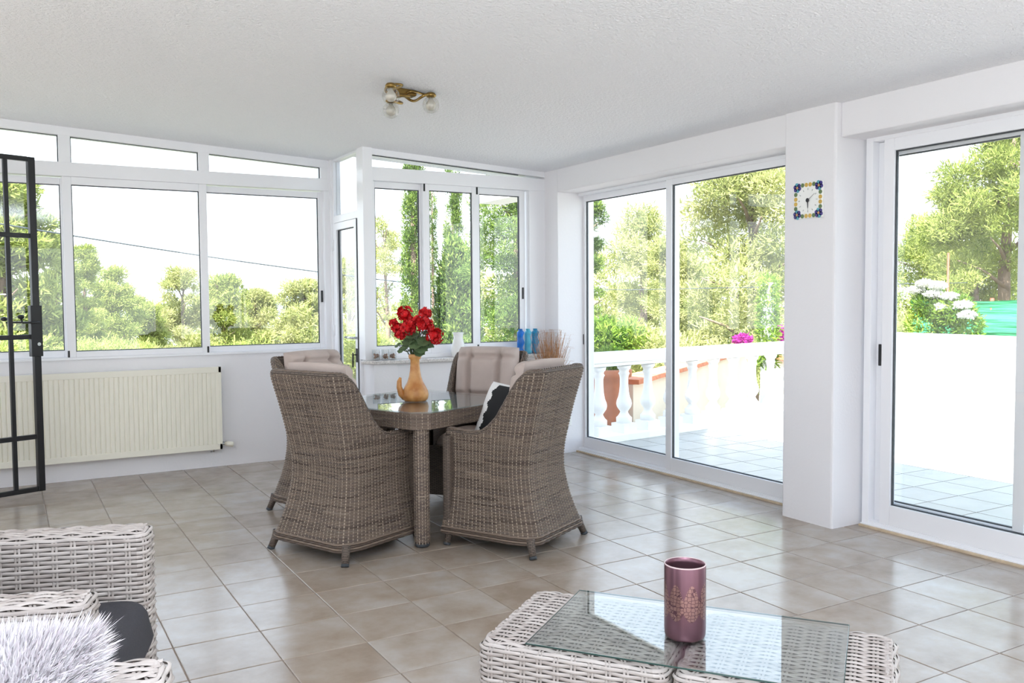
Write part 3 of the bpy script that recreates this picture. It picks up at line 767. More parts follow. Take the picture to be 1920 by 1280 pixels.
# ================================================================== SMALL THINGS ON THE TABLE AND SILL
def build_vase():
    root = thing('clay_vase', 'tall terracotta vase with thumb handle holding red geraniums', 'vase', (1.232, -.452, .739))
    prof = [(.062, 0), (.074, .012), (.079, .035), (.074, .062), (.060, .090), (.046, .115), (.036, .145), (.030, .18), (.027, .215), (.0265, .245), (.034, .250), (.038, .262), (.0375, .276), (.028, .278), (.024, .266), (.022, .2)]
    mb = MB(); mb.lathe(prof, 32); mb.obj('body', 'terracotta', root)
    mb = MB(); mb.tube([(-.058, .012, .02), (-.082, .017, .045), (-.094, .019, .085), (-.093, .019, .120), (-.086, .018, .142)], [.020, .020, .016, .014, .007], 12); mb.obj('handle', 'terracotta', root)
    root.rotation_euler = (0, 0, math.radians(0))
    g = thing('geranium_bunch', 'bunch of red geraniums with green leaves in the terracotta vase', 'flowers', (1.232, -.452, 1.01))
    # frame of the picture plane at the vase: r = to the right seen from the door side
    r = Vector((.865, -.50, 0)); b = Vector((.50, .865, 0))
    def at(px, py, dp=0): # offsets in metres right / up
        return r*px+b*dp+Vector((0, 0, py))
    random.seed(11)
    heads = [(-.058, .240, .052, 0), (.060, .245, .040, .03), (-.030, .165, .050, -.04), (.040, .185, .058, -.03), (.075, .175, .040, .02), (-.125, .190, .030, .01), (-.100, .165, .038, -.02), (-.080, .125, .036, -.03), (.120, .115, .052, -.01), (.085, .238, .020, .0), (-.035, .200, .034, .03)]
    for px, py, rad, dp in heads:
        c = at(px, py, dp)
        mb = MB()
        for k in range(44):
            d = Vector((random.gauss(0, 1), random.gauss(0, 1), random.gauss(.25, 1))).normalized()
            p = c+d*rad*random.uniform(.50, 1.0)
            # a small five-petalled floret
            t1 = d.orthogonal().normalized(); t2 = d.cross(t1); fr = rad*.36; rot = random.random()*6
            vs = [p-d*fr*.4]
            for q in range(10):
                a = rot+2*PI*q/10; k2 = fr*(1.0 if q % 2 == 0 else .72)
                vs.append(p+(t1*math.cos(a)+t2*math.sin(a))*k2+d*fr*.22*(1 if q % 2 == 0 else .2))
            mb.add(vs, [(0, 1+q, 1+(q+1) % 10) for q in range(10)], False)
        mb.ball(c, rad*.5, 8, 5)
        h = mb.obj('flower_head', 'petal', g)
        mb = MB(); mb.tube([(0, 0, -.09), tuple(at(px*.25, py*.35, dp*.3)), tuple(c-Vector((0, 0, rad*.3)))], [.003, .003, .0022], 5); mb.obj('stem', 'stem_green', g)
    leaves = [(-.035, .085, .040, -.03), (.01, .07, .046, -.05), (.055, .085, .048, -.03), (.04, .045, .045, -.045), (-.055, .05, .036, -.02), (.085, .06, .034, .0), (-.075, .15, .030, -.01), (-.01, .12, .04, -.02), (.03, .02, .036, -.035), (-.10, .06, .022, 0), (.07, .13, .038, .03), (-.03, .03, .03, .03), (.0, .10, .045, .05), (-.075, .035, .028, -.03)]
    for px, py, rad, dp in leaves:
        c = at(px, py, dp); d = (c-at(0, -.04)).normalized()+Vector((0, 0, .5))-b*.6; d.normalize()
        t1 = d.orthogonal().normalized(); t2 = d.cross(t1)
        mb = MB(); vs = [c-d*rad*.2]
        for q in range(18):
            a = 2*PI*q/18; k2 = rad*(1+.10*math.cos(a*7)); vs.append(c+(t1*math.cos(a)+t2*math.sin(a))*k2+d*rad*.12*math.cos(3*a))
        mb.add(vs, [(0, 1+q, 1+(q+1) % 18) for q in range(18)], True); mb.obj('leaf', 'geranium_leaf', g)
        mb = MB(); mb.tube([(0, 0, -.07), tuple(c*.5), tuple(c)], .002, 5); mb.obj('stem', 'stem_green', g)
build_vase()

def build_sill_things():
    z = .866
    for k, (x, y, lab) in enumerate(((1.635, 1.205, 'small glass of brown potpourri on the granite sill, nearest the corner post'), (1.700, 1.175, 'small glass of brown potpourri on the granite sill, middle of the three'), (1.765, 1.19, 'small glass of brown potpourri on the granite sill, nearest the pitcher'))):
        t = thing('potpourri_glass', lab, 'glass', (x, y, z), group='potpourri glasses on the granite sill')
        mb = MB(); mb.lathe([(.026, 0), (.029, .004), (.031, .085), (.0295, .085), (.0275, .006), (.004, .006)], 20); mb.obj('glass', 'clear_glass', t)
        mb = MB()
        rr = random.Random(k)
        for q in range(26):
            a = rr.random()*6.28; ra = .017*math.sqrt(rr.random()); mb.ball((ra*math.cos(a), ra*math.sin(a), .014+.032*rr.random()), rr.uniform(.006, .009), 6, 4)
        o = mb.obj('potpourri', 'potpourri', t); o['kind'] = 'stuff'
    t = thing('white_pitcher', 'white porcelain pitcher on the granite sill behind the tufted chair', 'pitcher', (2.345, 1.195, z), math.radians(75))
    mb = MB(); mb.lathe([(.048, 0), (.056, .01), (.060, .05), (.055, .09), (.044, .13), (.038, .155), (.041, .185), (.047, .20), (.044, .20), (.036, .17), (.036, .15), (.004, .02)], 28); mb.obj('body', 'porcelain', t)
    mb = MB(); mb.tube([(.04, 0, .175), (.075, 0, .17), (.085, 0, .13), (.075, 0, .09), (.052, 0, .07)], .007, 8); mb.obj('handle', 'porcelain', t)
    prof = []
    for k in range(25):
        zz = .185*k/24; rad = .028+.0035*math.sin(zz*2*PI/.085+.6)
        if k == 0: rad = .024
        prof.append((rad, zz))
    prof += [(.026, .192), (.019, .198), (.018, .212), (.0195, .214), (.016, .214), (.015, .19)]
    for x, m, lab in ((2.942, 'blue_glass_dark', 'deep blue wavy glass bottle on the sill, nearest the window latch'), (3.016, 'blue_glass_pale', 'pale turquoise wavy glass bottle between the two darker ones'), (3.090, 'blue_glass_teal', 'teal blue wavy glass bottle on the sill, nearest the pier')):
        t = MB(); off = random.random()
        pr2 = [(r, zz) for r, zz in prof]
        n = 20; vs = []; fs = []
        for r, zz in pr2:
            sx = .0035*math.sin(zz*2*PI/.09+off)
            for k in range(n): vs.append((sx+r*math.cos(2*PI*k/n), r*math.sin(2*PI*k/n), zz))
        for i in range(len(pr2)-1):
            for k in range(n): fs.append((i*n+k, i*n+(k+1) % n, (i+1)*n+(k+1) % n, (i+1)*n+k))
        t.add(vs, fs, True); t.f.append(tuple(range(n))[::-1]); t.mi.append(0); t.smooth.append(False)
        o = t.obj('wavy_bottle', m, loc=(x, 1.205, z)); tag(o, lab, 'bottle', 'wavy blue bottles on the granite sill')
    # dried grass standing in a tall basket on the floor behind the chair
    root = thing('dried_grass_basket', 'tall basket of dried brown grass by the pier behind the dining chair', 'dried grass', (3.06, .92, 0))
    mb = MB(); mb.lathe([(.075, 0), (.085, .01), (.10, .3), (.085, .52), (.09, .55), (.08, .55), (.07, .5), (.06, .05)], 24); mb.obj('basket', 'chair_band', root)
    rr = random.Random(5); V = []; Q = []
    mb = MB()
    for k in range(420):
        a = rr.random()*6.28; sp = rr.random()**.8; top = Vector((math.cos(a)*sp*.17, math.sin(a)*sp*.20, .68+.40*rr.random()))
        b0 = Vector((math.cos(a)*.03*rr.random(), math.sin(a)*.03*rr.random(), .45)); md = b0.lerp(top, .55)+Vector((0, 0, .03))+Vector((rr.gauss(0, .012), rr.gauss(0, .012), 0))
        tip = top+Vector((rr.gauss(0, .035), rr.gauss(0, .035), .0))
        w = .0016 if k < 260 else .0009
        mb.tube([tuple(b0), tuple(md), tuple(top), tuple(tip)], [w, w, w*.8, w*.4], 3)
    o = mb.obj('grass', 'dry_grass', root); o['kind'] = 'stuff'
build_sill_things()

# ================================================================== WALL AND CEILING FITTINGS
def build_radiator():
    y1, y0 = YA-.03, YA-.115
    r = thing('radiator', 'cream fluted panel radiator under the long window', 'radiator')
    x0, x1, z0, z1 = -1.35, .618, .155, .815
    mb = MB(); n = int((x1-x0-.04)/.0335); pts = []
    for k in range(n):
        xa = x0+.02+k*.0335
        for dx, dy in ((0, 0), (.0235, 0), (.0265, .006), (.0305, .006)): pts.append((xa+dx, y0+dy))
    pts.append((x1-.02, y0)); m = len(pts)
    vs = [(p[0], p[1], z0+.045) for p in pts]+[(p[0], p[1], z1-.045) for p in pts]
    mb.add(vs, [(i, i+1, m+i+1, m+i) for i in range(m-1)])
    mb.box(x0, x1, y0-.002, y0+.02, z0, z0+.046); mb.box(x0, x1, y0-.002, y0+.02, z1-.046, z1); mb.box(x0, x0+.022, y0-.002, y0+.02, z0, z1); mb.box(x1-.022, x1, y0-.002, y0+.02, z0, z1)
    mb.obj('front_panel', 'radiator_enamel', r, bevel=.002)
    mb = MB(); mb.box(x0, x1, y0+.02, y1, z0+.01, z1-.012); mb.obj('body', 'radiator_enamel', r, bevel=.006)
    mb = MB()
    for k in range(46): mb.box(x0+.03+k*.0415, x0+.062+k*.0415, y0+.028, y1-.012, z1-.013, z1-.004)
    mb.obj('top_grille', 'radiator_enamel', r)
    v = MB(); v.tube([(x1, y0+.05, z0+.035), (x1+.03, y0+.05, z0+.035)], .012, 10); v.tube([(x1+.03, y0+.05, z0+.035), (x1+.03, YA-.002, z0+.035)], .009, 8); o = v.obj('valve', 'chrome', r)
    v = MB(); v.tube([(x1+.028, y0+.05, z0+.038), (x1+.045, y0+.04, z0+.034), (x1+.085, y0+.03, z0+.028), (x1+.09, y0+.03, z0+.027)], [.014, .021, .021, .014], 14); v.obj('valve_knob', 'radiator_enamel', o)
    v = MB(); v.tube([(x1-.06, y0+.05, z0+.02), (x1-.06, y0+.05, z0-.02), (x1-.07, YA-.002, z0-.03)], .006, 6); v.obj('bracket', 'chrome', r)
build_radiator()

def build_gate():
    # black iron gate leaf standing open in front of the left window
    ang = math.atan2(.100, .273)
    g = thing('iron_gate', 'black iron gate leaf standing open in front of the radiator', 'gate', (-.652, 1.66, 0), ang)
    W = 1.0
    def bar(nm, x0, x1, z0, z1, t=.03, m='black_iron', p=g):
        mb = MB(); mb.box(x0, x1, -t/2, t/2, z0, z1); return mb.obj(nm, m, p, bevel=.003)
    bar('stile', -.045, 0, .03, 2.325, .04); bar('stile', -W, -W+.045, .0, 2.325, .04)
    for z in (.03, .395, 1.085, 1.775, 2.295): bar('rail', -W+.045, -.045, z, z+.032)
    for x in (-.185, -.42, -.655, -.86): bar('upright_bar', x-.014, x+.014, .062, 2.295, .024)
    lk = bar('lock_case', -.062, .012, .965, 1.315, .05)
    mb = MB(); mb.tube([(-.02, -.025, 1.20), (-.02, -.06, 1.20), (-.13, -.062, 1.20), (-.14, -.062, 1.225)], .007, 8); mb.ball((-.14, -.062, 1.24), .022, 12, 8, .7); mb.obj('handle', 'black_iron', lk)
    mb = MB(); mb.tube([(-.02, .025, 1.20), (-.02, .06, 1.20), (-.19, .062, 1.20)], .006, 8); mb.ball((-.2, .062, 1.225), .022, 12, 8, .7); mb.obj('handle', 'black_iron', lk)
    mb = MB(); mb.tube([(-.015, -.03, 1.05), (-.015, -.024, 1.05)], .012, 12); mb.obj('key_cylinder', 'chrome', lk)
build_gate()

def build_lamp():
    cx, cy = 1.165, -.50; zc = ceil_z(cx)
    l = thing('ceiling_lamp', 'brass ceiling lamp with three clear glass globes on twisted arms', 'lamp', (cx, cy, zc))
    mb = MB(); mb.box(-.065, .065, -.035, .035, -.035, .006); mb.obj('base', 'brass', l, bevel=.008)
    rt = Vector((.865, -.50, 0)); bk = Vector((.50, .865, 0))
    globes = [Vector((1.013-cx, -.67-cy, 2.455-zc)), Vector((1.153-cx, -.329-cy, 2.455-zc)), Vector((1.30-cx, -.57-cy, 2.455-zc))]
    for k, g in enumerate(globes):
        h = g+Vector((0, 0, .045)); d = Vector((g.x, g.y, 0)).normalized(); s = Vector((-d.y, d.x, 0)); R = math.hypot(g.x, g.y)
        arm = []
        for q in range(22):
            t = q/21; arm.append(tuple(d*R*t+s*.050*math.sin(t*PI*2)+Vector((0, 0, -.03*(1-t)+t*(h.z+.02)-.03*math.sin(PI*t)))))
        mb = MB(); mb.tube(arm, .008, 8)
        arm2 = [tuple(d*R*t-s*.045*math.sin(t*PI*2)+Vector((0, 0, -.03*(1-t)+t*(h.z+.02)+.012*math.sin(PI*t)))) for t in [q/21 for q in range(22)]]
        mb.tube(arm2, .0065, 8); a = mb.obj('arm', 'brass', l)
        mb = MB(); mb.lathe([(.010, .026), (.024, .022), (.031, .012), (.031, .004), (.018, -.004)], 18, tuple(h)); mb.obj('socket_cup', 'brass', a)
        mb = MB(); prof = []
        for i in range(15):
            th = PI*(.12+.88*i/14); prof.append((max(.0005, .048*math.sin(th)), .048*math.cos(th)))
        mb.lathe(prof, 24, tuple(g), cap=False); gl = mb.obj('globe', 'globe_glass', l)
        mb = MB(); mb.lathe([(.010, .042), (.013, .03), (.026, .012), (.030, -.004), (.026, -.02), (.014, -.030), (.001, -.033)], 16, tuple(g)); mb.obj('bulb', 'opal', l)
glassmat('globe_glass', (.93, .92, .90), .09)
build_lamp()

def build_clock():
    c = thing('wall_clock', 'small square ceramic clock with painted flower border on the column', 'clock', (XW-.012, -1.632, 1.90))
    S = .105
    mb = MB(); mb.box(-.014, 0, -S, S, -S, S); mb.obj('plate', 'ceramic_white', c, bevel=.004)
    def disc(name, y, z, r, m, x=-.0155, sy=1, n=12):
        b = MB(); vs = [(x, y+r*sy*math.cos(2*PI*k/n), z+r*math.sin(2*PI*k/n)) for k in range(n)]+[(x+.003, y+r*sy*math.cos(2*PI*k/n), z+r*math.sin(2*PI*k/n)) for k in range(n)]
        b.add(vs, [tuple(range(n))]+[tuple(range(n, 2*n))[::-1]]+[(k, n+k, n+(k+1) % n, (k+1) % n) for k in range(n)]); return b.obj(name, m, c)
    for sy in (-1, 1):
        for sz in (-1, 1):
            for k in range(6):
                a = 2*PI*k/6+.3; disc('flower_petal', sy*.079+.017*math.cos(a), sz*.079+.017*math.sin(a), .0125, 'enamel_navy' if k in (0, 2, 3, 5) else 'enamel_teal')
            disc('flower_centre', sy*.079, sz*.079, .0075, 'enamel_orange', -.017)
    for s in (-1, 1):
        for t, m in ((-.043, 'enamel_green'), (-.016, 'enamel_yellow'), (.012, 'enamel_yellow'), (.04, 'enamel_green')):
            disc('border_dab', t, s*.090, .0125, m); disc('border_dab', s*.090, t, .0125, m)
    for k in range(12):
        a = 2*PI*k/12; b = MB(); r0, r1 = .060, .070; d = (math.sin(a), math.cos(a))
        b.tube([(-.0155, -d[0]*r0, d[1]*r0), (-.0155, -d[0]*r1, d[1]*r1)], .0025, 4); b.obj('hour_mark', 'clock_grey', c)
    def hand(a, l, w):
        d = (math.sin(a), math.cos(a)); b = MB(); b.tube([(-.018, d[0]*.012, -d[1]*.012), (-.018, -d[0]*l, d[1]*l)], [w, w*.4], 6); b.obj('hand', 'clock_hand', c)
    hand(math.radians(55), .062, .0016); hand(math.radians(178), .045, .0045); hand(math.radians(178), .066, .0012)
    disc('hub', 0, 0, .012, 'clock_hand', -.02)
    s = thing('wall_socket', 'white wall socket low on the pier beside the terrace door', 'socket', (3.335, 1.075, .275))
    mb = MB(); mb.box(-.04, .04, -.010, 0, -.04, .04); mb.obj('plate', 'white_plastic', s, bevel=.004)
    mb = MB(); mb.lathe([(.021, 0), (.021, .004), (.019, .004), (.018, 0)], 20, cap=False); o = mb.obj('ring', 'white_plastic', s); o.rotation_euler = (PI/2, 0, 0); o.location = (0, -.008, 0)
    for x in (-.0095, .0095):
        mb = MB(); mb.tube([(x, -.012, 0), (x, -.008, 0)], .003, 8); mb.obj('pin_hole', 'black_plastic', s)
build_clock()

# ================================================================== PALE WICKER LOUNGE SET
def rrect(hx, hy, r, n=6):
    pts = []
    for cx, cy, a0 in ((hx-r, -hy+r, -PI/2), (hx-r, hy-r, 0), (-hx+r, hy-r, PI/2), (-hx+r, -hy+r, PI)):
        for k in range(n+1): a = a0+PI/2*k/n; pts.append((cx+r*math.cos(a), cy+r*math.sin(a)))
    pts.append(pts[0]); return np.array(pts)
def woven_block(name, parent, cx, cy, hx, hy, z0, z1, r=.035, er=.03, pitch=.0135, stake=.052, top='x', tag_=None):
    """block woven all round: side strands in horizontal courses over double stakes, rolled top edge, woven top"""
    pts = rrect(hx, hy, r); d = np.r_[0, np.cumsum(np.linalg.norm(np.diff(pts, axis=0), axis=1))]; per = d[-1]; d = d/per
    H = z1-z0-er; arc = er*PI/2; tot = H+arc
    def P(u, t):
        u = np.mod(u, 1.0); t = np.asarray(t, float)
        x = np.interp(u, d, pts[:, 0]); y = np.interp(u, d, pts[:, 1])
        th = np.clip((t-H)/er, 0, PI/2); ins = er*(1-np.cos(th))+np.maximum(t-tot, 0)
        fx = (hx-ins)/hx; fy = (hy-ins)/hy
        return np.stack([cx+x*fx, cy+y*fy, z0+np.minimum(t, H)+er*np.sin(th)], -1)
    ns = int(per/stake); ns += ns % 2
    nrow = int(math.ceil(tot/pitch))+1; rows = [((tot+pitch*.35)*(k+.5)/nrow, 0, 1) for k in range(nrow)]
    parts = weave(P, rows, ns, lambda u: (.002, tot), amp=.0034, h=.0026, dv=pitch*.40, wst=.007, pair=.0052, sign=1, seg=6, kst=16, tone_run=5)
    parts.append(surf(P, np.linspace(0, 1, 120), np.linspace(0.001, tot, 10), -.006, 1, 1))
    # top: strands along the chosen axis
    a, b = hx-er, hy-er
    def PT(u, v):
        if top == 'x': return np.stack([cx+(-a+2*a*u), cy+v, z1+0*u], -1)
        return np.stack([cx-v, cy+(-b+2*b*u), z1+0*u], -1)
    la, lb = (a, b) if top == 'x' else (b, a)
    nt_ = max(4, int(2*la/stake)); nr = int(round(2*lb/pitch))+1; ex = er*.45/(2*la); rows = [(-lb-.003+(2*lb+.006)*(k+.5)/nr, -ex, 1+ex) for k in range(nr)]
    parts += weave(PT, rows, nt_, lambda u: (-lb, lb), amp=.0034, h=.0026, dv=pitch*.42, wst=.007, pair=.0052, sign=1, seg=6, kst=12, tone_run=5)
    parts.append(surf(PT, np.linspace(0, 1, 4), np.linspace(-lb, lb, 4), -.006, 1, 1))
    V, Q, T, I = joinmesh(parts)
    o = bpy.data.objects.new(name, np_mesh(name, V, Q, ['pale_strand', 'pale_back'], T, True, I))
    return place(o, parent)

def build_coffee_table():
    u = Vector((.602, -.799, 0)); w = Vector((.799, .602, 0)); BL = Vector((.692, -2.672, 0))
    ang = math.atan2(u.y, u.x)
    lab = ['pale woven coffee table module at the dining-set end', 'pale woven coffee table module at the terrace-door end']
    t0 = None
    for k in range(2):
        c = BL+u*(.2885+k*.573)-w*.245
        if k == 0:
            t0 = thing('coffee_table_module', lab[0], 'coffee table', (c.x, c.y, 0), ang, 'coffee table modules')
            woven_block('woven_body', t0, 0, 0, .280, .245, .02, .346)
            for sx in (-1, 1):
                for sy in (-1, 1):
                    mb = MB(); mb.lathe([(.018, 0), (.02, .004), (.02, .025)], 10, (sx*.24, sy*.2, 0)); mb.obj('foot', 'gasket', t0)
        else:
            t1 = copy_tree(t0); t1.location = (c.x, c.y, 0); t1['label'] = lab[1]
    g = MB(); c = BL+u*.586-w*.245; g.box(-.424, .424, -.245, .245, .3535, .3605)
    o = g.obj('glass_plate', 'table_glass', loc=(c.x, c.y, 0), rotz=ang, bevel=.0015); tag(o, 'clear glass plate lying across both woven coffee table modules', 'glass top')
    e = MB(); rect = [(-.424, -.245), (.424, -.245), (.424, .245), (-.424, .245)]
    e.tube([(x, y, .357) for x, y in rect], .0024, 4, closed=True); e.obj('glass_edge', 'glass_edge', o)
    k = thing('candle_holder', 'frosted mauve glass candle holder with lace pattern on the glass plate', 'candle holder', (.819, -3.294, .3605))
    mb = MB(); mb.lathe([(.051, 0), (.056, .003), (.0585, .010), (.0595, .03), (.0595, .211), (.0585, .214), (.057, .213), (.0555, .2), (.0555, .022), (.05, .016), (.003, .014)], 48); mb.obj('glass', 'candle_glass', k)
    mb = MB(); mb.lathe([(.059, .211), (.060, .2135), (.058, .2155), (.0567, .2135)], 48, cap=False); mb.obj('rim', 'porcelain_mauve', k)
plain('porcelain_mauve', (206, 184, 184), .25)
plain('glass_edge', (40, 72, 66), .2)
build_coffee_table()

def build_lounge():
    a = math.radians(-19)
    ch = thing('wicker_armchair', 'pale wicker lounge armchair with charcoal seat cushion at the left edge', 'armchair', (0, 0, 0), a, 'pale wicker lounge chairs')
    # local: faces +x, arms along x; far arm at +y
    D = .78; hw = .385; at = .062
    woven_block('arm', ch, -D/2+.0, hw-at, D/2, at, .03, .635, r=.03, er=.028, top='x')
    woven_block('arm', ch, -D/2+.0, -hw+at, D/2, at, .03, .635, r=.03, er=.028, top='x')
    woven_block('backrest', ch, -D+.06, 0, .06, hw-2*at, .03, .72, r=.03, er=.028, top='y')
    mb = MB(); mb.box(-D+.12, -.03, -hw+2*at, hw-2*at, .05, .30); mb.obj('seat_base', 'pale_band', ch)
    m = Matrix.Translation((-.29, 0, .315)); cushion('seat_cushion', ch, m, .63, .515, .125, [], [], 'charcoal_fabric', ep=16)
    m = Matrix.Translation((-.60, 0, .60)) @ Matrix.Rotation(math.radians(-12), 4, 'Y') @ Matrix(((0, 0, 1, 0), (1, 0, 0, 0), (0, 1, 0, 0), (0, 0, 0, 1)))
    cushion('back_cushion', ch, m, .50, .38, .10, [], [], 'charcoal_fabric')
    for x in (-.06, -D+.06):
        for y in (-hw+.06, hw-.06):
            mb = MB(); mb.lathe([(.02, 0), (.022, .004), (.022, .04)], 10, (x, y, 0)); mb.obj('foot', 'gasket', ch)
    ex = Vector((math.cos(a), math.sin(a), 0)); ey = Vector((-math.sin(a), math.cos(a), 0))
    # far arm: top inner front corner near (-0.47,-2.27)
    p = Vector((-.462, -2.225, 0))-ey*hw
    ch.location = p
    c2 = copy_tree(ch); c2['label'] = 'pale wicker lounge armchair in the lower left corner under the fluffy cushion'
    c2.location = Vector((-.585, -3.37, 0))-ey*hw
    # fluffy cushion on the near chair, leaning on its far arm
    n = 34; u = np.linspace(-.5, .5, n); U, V = np.meshgrid(u, u, indexing='ij')
    h = (np.clip(1-(np.abs(U)*2)**3, 0, 1)*np.clip(1-(np.abs(V)*2)**3, 0, 1))**.5
    s = .38; A = np.stack([U*s, V*s, .09*h], -1).reshape(-1, 3); B = A*np.array([1, 1, -1])
    i = (np.arange(n-1)[:, None]*n+np.arange(n-1)[None, :]).ravel(); q = np.stack([i, i+n, i+n+1, i+1], 1)
    Q = np.concatenate([q, q[:, ::-1]+len(A)]); VV = np.concatenate([A, B])
    cu = bpy.data.objects.new('fluffy_cushion', np_mesh('fluffy_cushion', VV, Q, 'fur', np.full(len(VV), .5), True)); place(cu)
    tag(cu, 'white fluffy long-pile cushion on the near wicker armchair', 'cushion')
    rng = np.random.default_rng(9); m = 60000
    k = rng.integers(0, len(q), m); base = A[q[k, 0]]+(A[q[k, 2]]-A[q[k, 0]])*rng.random((m, 1)); sgn = np.where(rng.random(m) < .82, 1, -1)[:, None]
    base = base*np.c_[np.ones(m), np.ones(m), sgn[:, 0]]
    gx = base[:, 0]/.19; gy = base[:, 1]/.19
    nn = np.stack([gx*.9*np.abs(gx), gy*.9*np.abs(gy), sgn[:, 0]*.55], -1)+rng.normal(0, .35, (m, 3)); nn /= np.linalg.norm(nn, axis=1, keepdims=True)
    ln = (.028+.022*rng.random((m, 1))); tip = base+nn*ln+np.stack([gx, gy, 0*gx], -1)*.012
    sd = np.cross(nn, rng.normal(0, 1, (m, 3))); sd /= np.linalg.norm(sd, axis=1, keepdims=True); wd = .0009
    V3 = np.stack([base-sd*wd, base+sd*wd, base+nn*ln*.55+sd*wd*.8, tip], 1).reshape(-1, 3)
    j = np.arange(m)*4; F = np.stack([j, j+1, j+2, j+3], 1)
    tone = np.repeat(rng.random(m), 4)
    fo = place(bpy.data.objects.new('long_pile', np_mesh('long_pile', V3, F, 'fur', tone)), cu); fo['kind'] = 'stuff'
    f = (-ey+Vector((0, 0, .55))+ex*.0).normalized(); side = Vector((0, 0, 1)).cross(f).normalized(); up = f.cross(side)
    cu.matrix_world = Matrix.Translation((-.955, -3.565, .585)) @ Matrix((side, up, f)).transposed().to_4x4()
build_lounge()

# ================================================================== OUTSIDE
def build_terrace():
    mb = MB(); mb.box(XD+.15, 9.2, -9, 2.0, -.25, -.014)
    fl = struct(mb.obj('floor_terrace', 'grout_outside'), 'pale tiled terrace floor outside the glass doors')
    T = .333; a = T/2-.004; m = MB(); m.box(-a, a, -a, a, -.02, -.008); tm = m.mesh('terrace_tile', 'terrace_tile')
    inv = SC.camera.matrix_world.inverted(); rest = MB()
    for i in range(11, 28):
        for j in range(-27, 6):
            x, y = (i+.5)*T, (j+.5)*T
            if x-T/2 < XD+.10 or y > 1.9: continue
            p = inv @ Vector((x, y, 0)); vis = p.z < 0 and abs(p.x/p.z) < .60 and x < 7.2
            if vis:
                o = bpy.data.objects.new('tile', tm); COL.objects.link(o); o.parent = fl; o.location = (x, y, 0)
            else: rest.box(x-a, x+a, y-a, y+a, -.02, -.008)
    ro = rest.obj('outlying_tiles', 'terrace_tile', fl); ro['kind'] = 'stuff'
    # terrace eave
    mb = MB(); mb.box(3.72, 3.88, -9, 3.16, 2.36, 2.54); mb.box(3.58, 3.72, 1.66, 3.16, 2.36, 2.54); mb.obj('eave_slab', 'outer_plaster')
    struct(bpy.data.objects['eave_slab'], 'white roof eave over the terrace')
    # balustrade
    A = Vector((3.74, 1.395, 0)); B = Vector((8.9, 2.05, 0)); ang = math.atan2(B.y-A.y, B.x-A.x); L = (B-A).length
    b = thing('balustrade', 'white turned stone balustrade along the terrace edge', 'balustrade', A, ang)
    mb = MB(); mb.box(0, L, -.10, .10, .735, .83); mb.box(0, L, -.075, .075, .70, .735); mb.obj('handrail', 'outer_plaster', b, bevel=.012)
    mb = MB(); mb.box(0, L, -.11, .11, -.014, .06); mb.obj('plinth', 'outer_plaster', b, bevel=.008)
    prof = [(.075, .0), (.075, .06), (.060, .075), (.045, .10), (.036, .125), (.05, .15), (.068, .18), (.075, .215), (.070, .25), (.056, .29), (.046, .35), (.041, .42), (.040, .50), (.046, .535), (.055, .55), (.044, .57), (.05, .595), (.062, .605), (.07, .64)]
    m = MB(); m.box(-.085, .085, -.085, .085, 0, .085); m.lathe([(r, z*.86+.085) for r, z in prof], 20); bm_ = m.mesh('baluster', 'outer_plaster')
    n = int(L/.32)
    for k in range(n):
        o = bpy.data.objects.new('baluster', bm_); COL.objects.link(o); o.parent = b; o.location = (.18+k*.325, 0, .06)
    # parapet at the end of the terrace, net fence behind
    mb = MB(); mb.box(9.05, 9.3, -9, 2.2, -.25, .86); tag(mb.obj('parapet_wall', 'outer_plaster', bevel=.02), 'sunlit white parapet wall closing the terrace', 'wall', kind='structure')
    f = thing('net_fence', 'green shade net fence behind the white parapet', 'fence', (10.2, 0, 0))
    n = 60; ys = np.linspace(-10, 2.6, n); zs = np.linspace(.1, 1.27, 12)
    Y, Z = np.meshgrid(ys, zs, indexing='ij'); X = .03*np.sin(Y*3+Z*2)+.03*np.sin(Z*17+Y*.8)
    V = np.stack([X, Y, Z+.015*np.sin(Y*2.5)*(Z > 1.2)], -1).reshape(-1, 3); i = (np.arange(n-1)[:, None]*12+np.arange(11)[None, :]).ravel()
    Q = np.stack([i, i+12, i+13, i+1], 1); place(bpy.data.objects.new('net', np_mesh('net', V, Q, 'green_net', None, True)), f)
    for y in (-6, -3.5, -1, 1.5):
        mb = MB(); mb.tube([(.06, y, -.6), (.06, y, 1.3)], .025, 8); mb.obj('post', 'red_paint', f)
    mb = MB(); mb.tube([(10.35, 2.18, -.6), (10.35, 2.18, 1.92)], .014, 8); tag(mb.obj('pole', 'red_paint'), 'thin rusty red pole rising behind the net fence', 'pole')
    # garden wall with brick coping, beyond the balustrade
    gw = thing('garden_wall', 'cream garden wall with terracotta coping beyond the balustrade', 'wall', (4.75, 2.12, 0), math.radians(33.5))
    mb = MB(); mb.box(0, 6.5, -.10, .12, -.8, .43); mb.obj('body', 'cream_plaster', gw)
    m = MB(); m.box(-.155, .155, -.16, .16, 0, .05); cm = m.mesh('coping_brick', 'brick_cap')
    for k in range(20):
        o = bpy.data.objects.new('coping_brick', cm); COL.objects.link(o); o.parent = gw; o.location = (.16+k*.325, .0, .43+random.uniform(-.004, .004))
    gw2 = thing('stepped_wall', 'short cream wall with sloping terracotta coping past the balustrade middle', 'wall', (7.9, 3.1, 0), math.radians(-8))
    mb = MB(); mb.prism([(0, -.8), (2.2, -.8), (2.2, .12), (0, .52)], 1, -.1, .1); mb.obj('body', 'cream_plaster', gw2)
    mb = MB(); mb.prism([(0, .52), (2.2, .12), (2.2, .18), (0, .58)], 1, -.15, .15); mb.obj('coping', 'brick_cap', gw2)
    # clay pot
    p = thing('clay_pot', 'big terracotta pot with green plant behind the balustrade', 'plant pot', (4.52, 2.08, -.1))
